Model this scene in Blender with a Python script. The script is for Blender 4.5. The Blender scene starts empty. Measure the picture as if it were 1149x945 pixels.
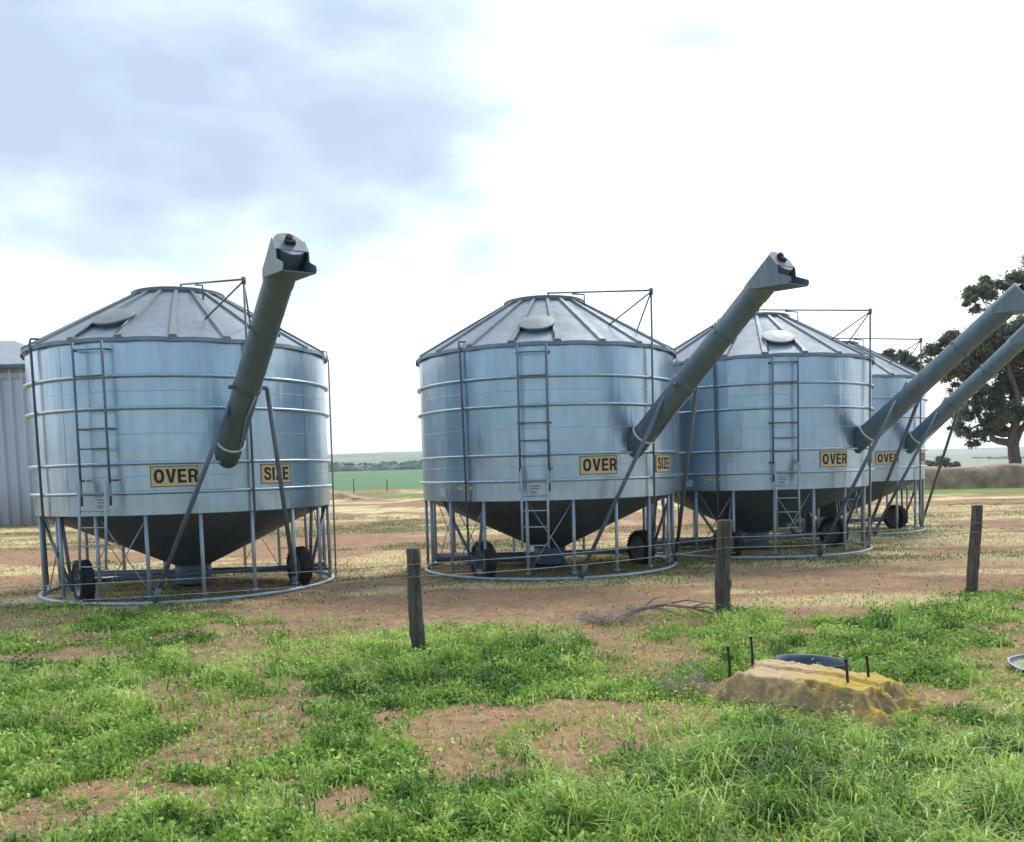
import bpy, math, random
import numpy as np
from mathutils import Vector, Matrix

R = math.radians
C = bpy.context.scene.collection
scene = bpy.context.scene

# ------------------------------------------------------------------ camera
cam_d = bpy.data.cameras.new("camera")
cam = bpy.data.objects.new("camera", cam_d); C.objects.link(cam)
cam_d.sensor_width = 36.0
cam_d.lens = 36.0 * 1000.86 / 1149.0
cam_d.shift_y = (601.5 - 472.5) / 1149.0
cam_d.clip_start = 0.05; cam_d.clip_end = 12000
cam.matrix_world = (Matrix.Translation((0, 0, 1.6)) @ Matrix.Rotation(R(90) - 0.0729, 4, 'X')
                    @ Matrix.Rotation(-0.0275, 4, 'Z'))
scene.camera = cam

# ------------------------------------------------------------------ sky, sun, exposure
SUN_EL, SUN_AZ = R(50), R(28)          # azimuth measured from +Y towards +X (ahead and to the right)
world = bpy.data.worlds.new("World"); scene.world = world; world.use_nodes = True
nt = world.node_tree; nt.nodes.clear()
def wn(t, **k):
    n = nt.nodes.new(t)
    for a, b in k.items(): setattr(n, a, b)
    return n
def wl(a, b): nt.links.new(a, b)
sky = wn('ShaderNodeTexSky', sky_type='NISHITA', sun_disc=False)
sky.sun_elevation = SUN_EL; sky.sun_rotation = SUN_AZ
sky.air_density = 1.3; sky.dust_density = 1.0
tc = wn('ShaderNodeTexCoord')
def vmath(op, a, b):
    n = wn('ShaderNodeVectorMath', operation=op); 
    if hasattr(a, 'links'): wl(a, n.inputs[0])
    else: n.inputs[0].default_value = a
    if b is not None:
        if hasattr(b, 'links'): wl(b, n.inputs[1])
        else: n.inputs[1].default_value = b
    return n
def fmath(op, a, b=0.0, clamp=False):
    n = wn('ShaderNodeMath', operation=op, use_clamp=clamp)
    for i, v in enumerate((a, b)):
        if hasattr(v, 'links'): wl(v, n.inputs[i])
        else: n.inputs[i].default_value = v
    return n.outputs[0]
def wnoise(scale, detail, stretch=(1, 1, 1), off=(0, 0, 0)):
    m = wn('ShaderNodeMapping'); m.inputs['Scale'].default_value = stretch; m.inputs['Location'].default_value = off
    wl(tc.outputs['Generated'], m.inputs[0])
    n = wn('ShaderNodeTexNoise'); n.inputs['Scale'].default_value = scale; n.inputs['Detail'].default_value = detail
    wl(m.outputs[0], n.inputs['Vector']); return n.outputs['Fac']
def wramp(fac, stops):
    r = wn('ShaderNodeValToRGB'); e = r.color_ramp.elements
    e[0].position, e[0].color = stops[0]; e[1].position, e[1].color = stops[-1]
    for p, c in stops[1:-1]:
        q = e.new(p); q.color = c
    wl(fac, r.inputs[0]); return r.outputs[0]
def wmix(f, a, b):
    m = wn('ShaderNodeMix', data_type='RGBA')
    if hasattr(f, 'links'): wl(f, m.inputs[0])
    else: m.inputs[0].default_value = f
    for i, v in ((6, a), (7, b)):
        if hasattr(v, 'links'): wl(v, m.inputs[i])
        else: m.inputs[i].default_value = v
    return m.outputs[2]
# big blue-grey cloud in the upper left of the view
big = wnoise(2.3, 5.0, (1, 1, 1.8), (3.1, 0.4, 1.2)); fine = wnoise(6.5, 6.0, (1, 1, 2.2), (0.3, 2.2, 5.0))
d = vmath('SUBTRACT', tc.outputs['Generated'], (-0.33, 0.87, 0.368))
d = vmath('MULTIPLY', d.outputs[0], (0.95, 0.5, 3.1))
dl = wn('ShaderNodeVectorMath', operation='LENGTH'); wl(d.outputs[0], dl.inputs[0])
v = fmath('ADD', dl.outputs['Value'], fmath('MULTIPLY', fmath('SUBTRACT', big, 0.5), 0.75))
v = fmath('ADD', v, fmath('MULTIPLY', fmath('SUBTRACT', fine, 0.5), 0.95))
cloud = wramp(v, [(0.05, (3.7, 4.55, 6.1, 1)), (0.18, (4.4, 5.4, 6.6, 1)), (0.29, (5.2, 6.4, 6.9, 1)), (0.40, (6.7, 7.6, 7.8, 1)), (0.54, (12.0, 12.2, 12.2, 1))])
# behind the camera the cloud cover is broken and blue shows through
sep = wn('ShaderNodeSeparateXYZ'); wl(tc.outputs['Generated'], sep.inputs[0])
back = fmath('ADD', fmath('MULTIPLY', sep.outputs['Y'], -1.15), fmath('MULTIPLY', big, 0.8))
backm = wramp(back, [(0.28, (0, 0, 0, 1)), (0.66, (1, 1, 1, 1))])
bsky = wn('ShaderNodeVectorMath', operation='MULTIPLY_ADD')
wl(sky.outputs[0], bsky.inputs[0]); bsky.inputs[1].default_value = (0.85, 0.85, 0.85); bsky.inputs[2].default_value = (0.9, 1.7, 2.7)
final = wmix(backm, cloud, bsky.outputs[0])
bg = wn('ShaderNodeBackground'); bg.inputs['Strength'].default_value = 0.10
wl(final, bg.inputs['Color'])
out = wn('ShaderNodeOutputWorld'); wl(bg.outputs[0], out.inputs['Surface'])

sun_d = bpy.data.lights.new("sun", 'SUN'); sun_d.energy = 1.5; sun_d.angle = R(12); sun_d.color = (1.0, 0.95, 0.87)
sun = bpy.data.objects.new("sun", sun_d); C.objects.link(sun)
sdir = Vector((math.sin(SUN_AZ) * math.cos(SUN_EL), math.cos(SUN_AZ) * math.cos(SUN_EL), math.sin(SUN_EL)))
sun.rotation_euler = sdir.to_track_quat('Z', 'Y').to_euler()
sun.location = (10, 10, 30)

scene.view_settings.view_transform = 'Standard'
try: scene.view_settings.look = 'None'
except Exception: pass
scene.view_settings.exposure = 0.62
scene.view_settings.gamma = 1.0
scene.view_settings.use_curve_mapping = False
scene.render.engine = 'CYCLES'
scene.cycles.max_bounces = 6
scene.cycles.volume_bounces = 0

# ------------------------------------------------------------------ helpers
def tag(o, label=None, cat=None, group=None, kind=None):
    if label: o['label'] = label
    if cat: o['category'] = cat
    if group: o['group'] = group
    if kind: o['kind'] = kind
    return o
def empty(name, loc, rz=0, label=None, cat=None, group=None):
    o = bpy.data.objects.new(name, None); C.objects.link(o)
    o.empty_display_size = 0.3
    o.location = loc; o.rotation_euler = (0, 0, rz)
    return tag(o, label, cat, group)

class MB:
    def __init__(s): s.v = []; s.f = []; s.sm = []
    def add(s, vs, fs, smooth=False):
        n = len(s.v); s.v += [tuple(p) for p in vs]
        for f in fs: s.f.append([i + n for i in f]); s.sm.append(smooth)
        return s
    def box(s, c, d, rot=None):
        x, y, z = d[0] / 2, d[1] / 2, d[2] / 2
        vs = [Vector(p) for p in ((-x, -y, -z), (x, -y, -z), (x, y, -z), (-x, y, -z), (-x, -y, z), (x, -y, z), (x, y, z), (-x, y, z))]
        if rot is not None: vs = [rot @ p for p in vs]
        c = Vector(c)
        return s.add([p + c for p in vs], [(3, 2, 1, 0), (4, 5, 6, 7), (0, 1, 5, 4), (1, 2, 6, 5), (2, 3, 7, 6), (3, 0, 4, 7)])
    def tube(s, pts, r, n=10, cap=True):
        pts = [Vector(p) for p in pts]
        rs = r if isinstance(r, (list, tuple)) else [r] * len(pts)
        vs, fs = [], []
        t0 = (pts[1] - pts[0]).normalized()
        u = t0.orthogonal().normalized()
        for i, p in enumerate(pts):
            a = pts[max(i - 1, 0)]; b = pts[min(i + 1, len(pts) - 1)]
            t = (b - a).normalized()
            u = (u - t * u.dot(t)).normalized(); w = t.cross(u)
            for k in range(n):
                q = 2 * math.pi * k / n
                vs.append(p + (u * math.cos(q) + w * math.sin(q)) * rs[i])
        for i in range(len(pts) - 1):
            for k in range(n):
                a = i * n + k; b = i * n + (k + 1) % n
                fs.append((a, b, b + n, a + n))
        s.add(vs, fs, True)
        if cap:
            m = len(s.v) - len(vs)
            s.f.append([m + k for k in reversed(range(n))]); s.sm.append(False)
            s.f.append([m + (len(pts) - 1) * n + k for k in range(n)]); s.sm.append(False)
        return s
    def lathe(s, prof, n=48, a0=0, a1=2 * math.pi, smooth=True, closed_prof=False):
        full = abs(a1 - a0 - 2 * math.pi) < 1e-6
        m = n if full else n + 1
        vs, fs = [], []
        for i in range(m):
            a = a0 + (a1 - a0) * i / n
            for r, z in prof: vs.append((r * math.sin(a), -r * math.cos(a), z))
        k = len(prof)
        for i in range(n):
            j = (i + 1) % m
            for q in range(k if closed_prof else k - 1):
                q2 = (q + 1) % k
                fs.append((i * k + q, j * k + q, j * k + q2, i * k + q2))
        return s.add(vs, fs, smooth)
    def build(s, name, mat, parent=None, autosmooth=None):
        me = bpy.data.meshes.new(name)
        me.from_pydata(s.v, [], s.f); me.update()
        me.polygons.foreach_set('use_smooth', s.sm)
        if mat: me.materials.append(mat)
        o = bpy.data.objects.new(name, me); C.objects.link(o)
        if parent: o.parent = parent
        if autosmooth:
            try: me.set_sharp_from_angle(angle=R(autosmooth))
            except Exception: pass
        return o
def cyl(az, r, z):
    a = R(az); return Vector((r * math.sin(a), -r * math.cos(a), z))

def fastmesh(name, co, tris=None, quads=None, mat=None, attrs=None, parent=None, smooth=False):
    me = bpy.data.meshes.new(name)
    nt_, nq = (len(tris) if tris is not None else 0), (len(quads) if quads is not None else 0)
    me.vertices.add(len(co)); me.vertices.foreach_set('co', np.asarray(co, np.float32).ravel())
    me.loops.add(nt_ * 3 + nq * 4); me.polygons.add(nt_ + nq)
    li = np.concatenate([(tris.ravel() if nt_ else np.zeros(0, np.int32)), (quads.ravel() if nq else np.zeros(0, np.int32))]).astype(np.int32)
    me.loops.foreach_set('vertex_index', li)
    st = np.concatenate([np.arange(nt_) * 3, nt_ * 3 + np.arange(nq) * 4]).astype(np.int32)
    me.polygons.foreach_set('loop_start', st)
    if smooth: me.polygons.foreach_set('use_smooth', np.ones(nt_ + nq, bool))
    me.update(calc_edges=True)
    for k, arr in (attrs or {}).items():
        if arr.ndim == 1:
            a = me.attributes.new(k, 'FLOAT', 'POINT'); a.data.foreach_set('value', arr.astype(np.float32))
        else:
            a = me.attributes.new(k, 'FLOAT_VECTOR', 'POINT'); a.data.foreach_set('vector', arr.astype(np.float32).ravel())
    if mat: me.materials.append(mat)
    o = bpy.data.objects.new(name, me); C.objects.link(o)
    if parent: o.parent = parent
    return o

# numpy value noise
def _h(ix, iy, seed):
    n = (ix.astype(np.int64) * 374761393 + iy.astype(np.int64) * 668265263 + seed * 974711) & 0x7fffffff
    n = ((n ^ (n >> 13)) * 1274126177) & 0x7fffffff
    return ((n ^ (n >> 16)) & 0xffff) / 65535.0
def vnoise(x, y, seed=0):
    x0 = np.floor(x); y0 = np.floor(y); fx = x - x0; fy = y - y0
    fx = fx * fx * (3 - 2 * fx); fy = fy * fy * (3 - 2 * fy)
    a = _h(x0, y0, seed); b = _h(x0 + 1, y0, seed); c = _h(x0, y0 + 1, seed); d_ = _h(x0 + 1, y0 + 1, seed)
    return (a * (1 - fx) + b * fx) * (1 - fy) + (c * (1 - fx) + d_ * fx) * fy
def fbm(x, y, seed=0, o=4):
    s = 0; a = 0.5; t = 0
    for i in range(o):
        s = s + a * vnoise(x * 2 ** i, y * 2 ** i, seed + i * 17); t += a; a *= 0.5
    return s / t
def sstep(a, b, x):
    t = np.clip((x - a) / (b - a), 0, 1); return t * t * (3 - 2 * t)

# ---- materials
class Mat:
    def __init__(s, name):
        s.m = bpy.data.materials.new(name); s.m.use_nodes = True
        s.t = s.m.node_tree; s.b = s.t.nodes['Principled BSDF']; s.o = s.t.nodes['Material Output']
    def n(s, t, **k):
        q = s.t.nodes.new(t)
        for a, b in k.items(): setattr(q, a, b)
        return q
    def l(s, a, b): s.t.links.new(a, b)
    def set(s, sock, v):
        if hasattr(v, 'links'): s.l(v, sock)
        else: sock.default_value = v
    def coord(s, kind='Object', scale=(1, 1, 1)):
        c = s.n('ShaderNodeTexCoord'); m = s.n('ShaderNodeMapping'); m.inputs['Scale'].default_value = scale
        s.l(c.outputs[kind], m.inputs[0]); return m.outputs[0]
    def noise(s, scale, detail=4, vec=None, rough=0.55, dist=0):
        q = s.n('ShaderNodeTexNoise'); q.inputs['Scale'].default_value = scale; q.inputs['Detail'].default_value = detail
        q.inputs['Roughness'].default_value = rough; q.inputs['Distortion'].default_value = dist
        if vec is not None: s.l(vec, q.inputs['Vector'])
        return q.outputs['Fac']
    def ramp(s, f, stops):
        r = s.n('ShaderNodeValToRGB'); e = r.color_ramp.elements
        e[0].position = stops[0][0]; e[1].position = stops[-1][0]
        def c4(c): return (c, c, c, 1) if not isinstance(c, tuple) else (*c[:3], 1)
        e[0].color = c4(stops[0][1]); e[1].color = c4(stops[-1][1])
        for p, c in stops[1:-1]: e.new(p).color = c4(c)
        s.l(f, r.inputs[0]); return r.outputs[0]
    def mix(s, f, a, b, mode='MIX'):
        m = s.n('ShaderNodeMix', data_type='RGBA', blend_type=mode)
        s.set(m.inputs[0], f)
        for i, v in ((6, a), (7, b)): s.set(m.inputs[i], v if hasattr(v, 'links') else (*v[:3], 1))
        return m.outputs[2]
    def math(s, op, a, b=0.0, clamp=False):
        m = s.n('ShaderNodeMath', operation=op, use_clamp=clamp); s.set(m.inputs[0], a); s.set(m.inputs[1], b); return m.outputs[0]
    def bump(s, h, strength=0.3, dist=0.02):
        q = s.n('ShaderNodeBump'); q.inputs['Strength'].default_value = strength; q.inputs['Distance'].default_value = dist
        s.l(h, q.inputs['Height']); s.l(q.outputs[0], s.b.inputs['Normal'])
    def attr(s, name):
        a = s.n('ShaderNodeAttribute', attribute_name=name); return a
    def p(s, **k):
        for a, v in k.items():
            a = a.replace('_', ' ')
            sock = s.b.inputs[a]
            if isinstance(v, tuple) and len(v) == 3: v = (*v, 1)
            s.set(sock, v)
        return s

def galv(name, c0, c1, rough=0.38, streak=True, metallic=0.85, bumpy=0.15):
    m = Mat(name)
    v = m.coord('Object', (1, 1, 1)); vs = m.coord('Object', (3.2, 3.2, 0.25))
    oi = m.n('ShaderNodeObjectInfo'); offs = m.math('MULTIPLY', oi.outputs['Random'], 37.0)
    def shift(q):
        a_ = m.n('ShaderNodeVectorMath', operation='ADD'); m.l(q, a_.inputs[0]); m.l(offs, a_.inputs[1]); return a_.outputs[0]
    v = shift(v); vs = shift(vs)
    n1 = m.noise(1.6, 3, v); n2 = m.noise(3.0, 5, vs); n3 = m.noise(55, 2, v)
    f = m.math('ADD', m.math('MULTIPLY', n1, 0.45), m.math('ADD', m.math('MULTIPLY', n2, 0.45), m.math('MULTIPLY', n3, 0.12)))
    col = m.ramp(f, [(0.32, c0), (0.68, c1)])
    m.p(Base_Color=col, Metallic=metallic, Roughness=m.ramp(f, [(0.3, rough + 0.1), (0.7, rough - 0.05)]))
    h = m.math('ADD', m.math('MULTIPLY', m.noise(2.2, 2, m.coord('Object', (1, 1, 0.5))), 1.0), m.math('MULTIPLY', n2, 0.35))
    m.bump(h, bumpy, 0.05)
    return m.m
M = {}
M['wall'] = galv('galvanised_wall', (0.36, 0.47, 0.56), (0.50, 0.62, 0.71), 0.33, bumpy=0.45)
def stain_wall():
    m_ = M['wall']; t = m_.node_tree; b = t.nodes['Principled BSDF']; src = b.inputs['Base Color'].links[0].from_socket
    class W(Mat):
        def __init__(s): s.m = m_; s.t = t; s.b = b
    w = W(); n = w.noise(2.2, 6, w.coord('Object', (5.5, 5.5, 0.22)), 0.7); sp = w.n('ShaderNodeSeparateXYZ'); w.l(w.coord('Object'), sp.inputs[0])
    top = w.ramp(w.math('DIVIDE', sp.outputs['Z'], 4.0), [(0.28, 0.75), (0.36, 0.15), (0.70, 0.15), (0.845, 0.8)])
    f = w.math('MULTIPLY', w.ramp(n, [(0.50, 0.0), (0.68, 1.0)]), top)
    c = w.mix(w.math('MULTIPLY', f, 0.25), src, (0.32, 0.36, 0.38)); w.l(c, b.inputs['Base Color'])
    w.l(w.math('ADD', 0.30, w.math('MULTIPLY', f, 0.10)), b.inputs['Roughness'])
stain_wall()
M['roof'] = galv('galvanised_roof', (0.17, 0.215, 0.26), (0.24, 0.295, 0.35), 0.62, metallic=0.2)
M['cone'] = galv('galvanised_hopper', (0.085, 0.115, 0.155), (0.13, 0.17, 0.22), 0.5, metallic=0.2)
M['pipe'] = galv('galvanised_pipe', (0.30, 0.35, 0.39), (0.44, 0.50, 0.54), 0.5, metallic=0.45, bumpy=0.1)
M['dkpipe'] = galv('weathered_steel', (0.10, 0.13, 0.16), (0.18, 0.21, 0.25), 0.5, metallic=0.4, bumpy=0.1)
M['auger'] = galv('weathered_auger_tube', (0.095, 0.145, 0.175), (0.15, 0.215, 0.25), 0.5, metallic=0.25, bumpy=0.2)
M['hood'] = galv('auger_hood_steel', (0.11, 0.155, 0.18), (0.18, 0.235, 0.27), 0.5, metallic=0.3)
M['seam'] = galv('sheet_seam', (0.33, 0.40, 0.46), (0.45, 0.53, 0.6), 0.4)
def simple(name, col, rough=0.7, var=0.25, scale=8, metallic=0, bump=0.2, bdist=0.01, stretch=(1, 1, 1)):
    m = Mat(name); v = m.coord('Object', stretch); n = m.noise(scale, 5, v)
    lo = tuple(c * (1 - var) for c in col); hi = tuple(min(1, c * (1 + var)) for c in col)
    m.p(Base_Color=m.ramp(n, [(0.3, lo), (0.7, hi)]), Roughness=rough, Metallic=metallic)
    m.bump(n, bump, bdist); return m.m
M['rubber'] = simple('tyre_rubber', (0.028, 0.028, 0.031), 0.8, 0.6, 6)
M['dark'] = simple('dark_inside', (0.03, 0.035, 0.05), 0.6)
M['rim'] = simple('rim_steel', (0.22, 0.23, 0.24), 0.5, metallic=0.5)
M['sign'] = simple('faded_yellow_sign', (0.68, 0.52, 0.27), 0.55, 0.1, 14)
M['letter'] = simple('black_lettering', (0.025, 0.018, 0.014), 0.6, 0.2, 20)
M['white'] = simple('white_sticker', (0.62, 0.66, 0.68), 0.5, 0.1, 20)
M['cord'] = simple('pale_band', (0.62, 0.62, 0.56), 0.7, 0.15, 20)
M['wire'] = simple('fence_wire', (0.30, 0.31, 0.30), 0.5, metallic=0.3)
M['rust'] = simple('rusty_bar', (0.035, 0.022, 0.02), 0.85, 0.4, 30)
M['hatch'] = galv('hatch_steel', (0.14, 0.175, 0.19), (0.21, 0.25, 0.27), 0.55, metallic=0.3)
M['tub'] = simple('blue_grey_tub', (0.05, 0.08, 0.11), 0.5, 0.35, 12)
M['twig'] = simple('dead_twig', (0.36, 0.29, 0.24), 0.9, 0.3, 10)
M['bark'] = simple('gum_bark', (0.15, 0.12, 0.10), 0.9, 0.4, 3, bump=0.6, bdist=0.05, stretch=(1, 1, .3))
M['branch'] = simple('fallen_branch', (0.20, 0.17, 0.145), 0.9, 0.35, 12)
M['pebble'] = simple('pale_stone', (0.50, 0.43, 0.33), 0.85, 0.25, 12, bump=.5)

# weathered timber
m = Mat('weathered_post_timber'); v = m.coord('Object', (9, 9, 0.9)); n1 = m.noise(4, 6, v, 0.65); n2 = m.noise(2.5, 3, m.coord('Object'))
c = m.ramp(n1, [(0.32, (0.028, 0.020, 0.016)), (0.5, (0.095, 0.075, 0.06)), (0.7, (0.19, 0.155, 0.125))])
c = m.mix(m.math('MULTIPLY', n2, 0.4), c, (0.13, 0.105, 0.09)); m.p(Base_Color=c, Roughness=0.9); m.bump(n1, 0.9, 0.02); M['timber'] = m.m

# ------------------------------------------------------------------ ground cover masks (metres on the ground)
BARE = [(-0.11, 5.61, 0.42, 0.27), (0.22, 4.96, 0.2, 0.26), (0.52, 5.99, 0.3, 0.15), (-0.84, 4.29, 0.42, 0.24), (-1.79, 4.58, 0.36, 0.19),
        (-2.24, 4.12, 0.34, 0.28), (1.25, 7.44, 0.26, 0.22), (-4.21, 8.15, 0.75, 0.45), (-3.28, 9.4, 0.57, 0.3), (2.94, 6.17, 0.28, 0.2),
        (1.34, 4.56, 0.11, 0.11), (0.89, 4.21, 0.08, 0.08), (0.65, 8.29, 0.33, 0.25), (-2.04, 4.31, 0.42, 0.16), (2.79, 8.57, 0.3, 0.25),
        (3.13, 5.6, 0.13, 0.2), (-0.74, 5.58, 0.26, 0.2), (0.57, 5.17, 0.13, 0.14), (-1.1, 4.75, 0.5, 0.12), (-3.0, 4.3, 0.5, 0.2), (1.85, 4.9, 0.15, 0.08)]
LUSH = [(-1.15, 3.95, 0.5, 0.28), (1.54, 4.21, 0.9, 0.68), (0.16, 7.58, 0.9, 0.7), (2.43, 9.19, 0.55, 0.5), (4.43, 9.19, 0.82, 0.8),
        (-2.76, 6.6, 1.01, 1.1), (-0.98, 7.17, 0.83, 1.0), (0.55, 4.5, 0.55, 0.6), (1.9, 5.2, 0.7, 0.4), (3.33, 7.85, 0.62, 0.5), (2.9, 4.6, 0.6, 0.7), (2.9, 7.0, 0.5, 0.3)]
_lx = np.array([-14, -5.5, -4.2, -2.7, -1.1, 0.2, 1.2, 2.1, 3.4, 4.4, 5.7, 14]); _ly = np.array([11.8, 11.7, 11.0, 9.75, 9.1, 8.9, 9.35, 9.35, 9.2, 9.5, 10.7, 11.4])
def masks(x, y):
    wx = x + (fbm(x * 1.7, y * 1.7, 5, 4) - .5) * 0.9; wy = y + (fbm(x * 1.7, y * 1.7, 9, 4) - .5) * 0.9
    lim = np.interp(wx, _lx, _ly)
    g = sstep(0.35, -0.35, wy - lim + (fbm(x * 3, y * 3, 31, 3) - .5) * 1.2)
    bare = np.zeros_like(x); lush = np.zeros_like(x)
    for cx, cy, rx, ry in BARE:
        q = np.sqrt(((wx - cx) / rx) ** 2 + ((wy - cy) / ry) ** 2); bare = np.maximum(bare, sstep(1.25, 0.55, q))
    for cx, cy, rx, ry in LUSH:
        q = np.sqrt(((wx - cx) / rx) ** 2 + ((wy - cy) / ry) ** 2); lush = np.maximum(lush, sstep(1.6, 0.5, q))
    patch = sstep(0.40, 0.56, fbm(x * 1.1 + 4, y * 1.1, 77, 4) + lush * 0.22)
    hole = sstep(.56, .66, fbm(x * 2.6 + 1, y * 2.6, 83, 4) - lush * .1)
    g = g * (1 - .94 * bare) * (0.16 + 0.84 * patch) * (1 - .75 * hole)
    return g, bare, lush

STRAW = [(3.9, 10.2, 1.9, .5), (1.5, 12.6, 1.5, .45), (-.8, 12.4, .8, .3), (5.6, 15.3, 1.6, .5), (-4.3, 11.3, 1.2, .25), (-6.0, 12.3, 1.5, .6), (4.6, 14.2, 1.9, .45), (-2.3, 16.5, .8, 2.4), (-1.8, 12.2, .5, .5), (8.5, 17, 2.5, .9), (3.0, 11.2, .6, .2), (7, 12.4, 1.4, .3), (0.2, 12.3, .8, .25)]
def straw_mask(x, y):
    wx = x + (fbm(x * 1.1, y * 2.5, 105, 4) - .5) * 1.2; wy = y + (fbm(x * 1.1, y * 1.3, 109, 4) - .5) * .45; s_ = np.zeros_like(x)
    for cx, cy, rx, ry in STRAW: s_ = np.maximum(s_, sstep(1.3, .5, np.sqrt(((wx - cx) / rx) ** 2 + ((wy - cy) / ry) ** 2)))
    f = fbm(x * .22 + 3, y * .42 + 1, 115, 6); f2 = fbm(x * .8, y * 2.2, 117, 5)
    s_ = np.maximum(s_, sstep(.50, .60, f + (f2 - .5) * .35) * sstep(13.0, 16.5, y + (f - .5) * 6))
    return s_ * (.5 + .5 * sstep(.34, .54, fbm(x * 1.6, y * 3.6, 111, 4)))
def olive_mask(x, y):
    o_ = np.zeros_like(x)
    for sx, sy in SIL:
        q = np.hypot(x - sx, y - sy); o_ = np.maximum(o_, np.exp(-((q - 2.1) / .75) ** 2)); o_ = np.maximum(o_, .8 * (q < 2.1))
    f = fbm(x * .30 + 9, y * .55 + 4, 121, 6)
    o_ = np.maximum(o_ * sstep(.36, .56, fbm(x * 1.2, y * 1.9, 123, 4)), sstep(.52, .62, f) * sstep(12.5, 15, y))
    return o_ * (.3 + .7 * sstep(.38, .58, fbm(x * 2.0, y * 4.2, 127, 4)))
SIL = [(-4.84, 13.46), (.625, 14.84), (4.63, 16.97), (7.51, 21.08)]
# ------------------------------------------------------------------ ground sheet
def axis(lo, hi, step, far, grow=1.16):
    a = list(np.arange(lo, hi + 1e-6, step)); s = step; b = hi; right = []
    while b < far: s *= grow; b += s; right.append(b)
    s = step; b = lo; left = []
    while b > -far: s *= grow; b -= s; left.append(b)
    return np.array(left[::-1] + a + right)
gx = axis(-8, 8, 0.07, 3500, 1.05); gy = axis(2.0, 15.0, 0.07, 3500, 1.05)
X, Y = np.meshgrid(gx, gy); x = X.ravel(); y = Y.ravel()
def gheight(x, y):
    near = sstep(40, 14, np.hypot(x, y))
    return near * ((fbm(x * 1.2, y * 1.2, 3, 4) - 0.5) * 0.05 + (fbm(x * 7, y * 7, 8, 3) - 0.5) * 0.016)
zz = gheight(x, y) + 4.5 * sstep(130, 680, y)
SIL = [(-4.84, 13.46), (.625, 14.84), (4.63, 16.97), (7.51, 21.08)]
for sx, sy in SIL:
    q = np.hypot(x - sx, y - sy); zz *= sstep(1.9, 3.2, q) * 1.0
gm, bm, lm = masks(x, y)
nx, ny = len(gx), len(gy)
i = np.arange(nx * ny).reshape(ny, nx)
quads = np.stack([i[:-1, :-1].ravel(), i[:-1, 1:].ravel(), i[1:, 1:].ravel(), i[1:, :-1].ravel()], 1)

m = Mat('red_dirt_ground')
geo = m.n('ShaderNodeNewGeometry'); pos = geo.outputs['Position']
def mp(scale, loc=(0, 0, 0)):
    q = m.n('ShaderNodeMapping'); q.inputs['Scale'].default_value = scale; q.inputs['Location'].default_value = loc; m.l(pos, q.inputs[0]); return q.outputs[0]
sp = m.n('ShaderNodeSeparateXYZ'); m.l(pos, sp.inputs[0])
fine_ = m.noise(9, 8, mp((1, 1, 1)), 0.65); grit = m.noise(70, 4, mp((1, 1, 1)), 0.7)
soil = m.ramp(fine_, [(0.30, (0.15, 0.082, 0.042)), (0.5, (0.33, 0.195, 0.102)), (0.72, (0.52, 0.35, 0.205))])
clod = m.noise(2.6, 7, mp((0.8, 1, 1)), 0.7, 0.4)
soil = m.mix(m.ramp(clod, [(0.40, 0.75), (0.55, 0.0)]), soil, (0.13, 0.078, 0.05))
soil = m.mix(0.35, soil, m.ramp(grit, [(0.3, (0.14, 0.08, 0.05)), (0.7, (0.58, 0.42, 0.30))]))
# wheel-worn red band and pale dry straw drifts, running across
band = m.noise(0.35, 5, mp((0.35, 1.0, 1), (3, 1, 0)), 0.6); band2 = m.noise(0.55, 9, mp((0.42, 1.0, 1), (9, 4, 0)), 0.72, 0.6)
red = m.ramp(band, [(0.40, 0.0), (0.62, 1.0)])
soil = m.mix(m.math('MULTIPLY', red, 0.45), soil, (0.34, 0.19, 0.108))
strawcol = m.ramp(m.noise(40, 4, mp((0.35, 1, 1))), [(0.3, (0.48, 0.38, 0.19)), (0.7, (0.86, 0.75, 0.45))])
beyond = m.ramp(m.math('DIVIDE', sp.outputs['Y'], 100.0), [(0.100, 0.0), (0.122, 1.0)])
thin = m.ramp(m.noise(22, 5, mp((0.5, 1.0, 1)), 0.75), [(0.32, 0.35), (0.50, 1.0)])
ol = m.attr('olive').outputs['Fac']; st = m.attr('straw').outputs['Fac']
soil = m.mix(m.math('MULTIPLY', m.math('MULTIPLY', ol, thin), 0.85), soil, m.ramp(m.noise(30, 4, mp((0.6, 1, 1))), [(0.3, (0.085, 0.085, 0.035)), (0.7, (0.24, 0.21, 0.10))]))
soil = m.mix(m.math('MULTIPLY', m.math('MULTIPLY', st, thin), 0.9), soil, strawcol)
green = m.ramp(m.noise(14, 5, mp((1, 1, 1))), [(0.3, (0.05, 0.065, 0.022)), (0.7, (0.13, 0.19, 0.045))])
ga = m.attr('green').outputs['Fac']
col = m.mix(m.math('MULTIPLY', ga, 0.75), soil, green)
# far: green verge strip, then the green paddock
far1 = m.n('ShaderNodeMapRange'); far1.inputs[1].default_value = 46; far1.inputs[2].default_value = 50
yw = m.math('ADD', sp.outputs['Y'], m.math('MULTIPLY', m.math('SUBTRACT', m.noise(0.15, 4, mp((1, 1, 1))), 0.5), 14))
yw = m.math('ADD', yw, m.math('MULTIPLY', sp.outputs['X'], 0.75))
m.l(yw, far1.inputs[0])
verge = m.ramp(m.math('DIVIDE', yw, 100.0), [(0.53, 0), (0.57, 1), (0.66, 1), (0.70, 0)])
col = m.mix(m.math('MULTIPLY', verge, 0.8), col, (0.13, 0.22, 0.055))
pad = m.ramp(m.math('DIVIDE', sp.outputs['Y'], 200.0), [(0.455, 0), (0.475, 1)])
padc = m.ramp(m.noise(0.02, 3, mp((1, 1, 1))), [(0.35, (0.10, 0.19, 0.10)), (0.65, (0.14, 0.24, 0.12))])
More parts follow.
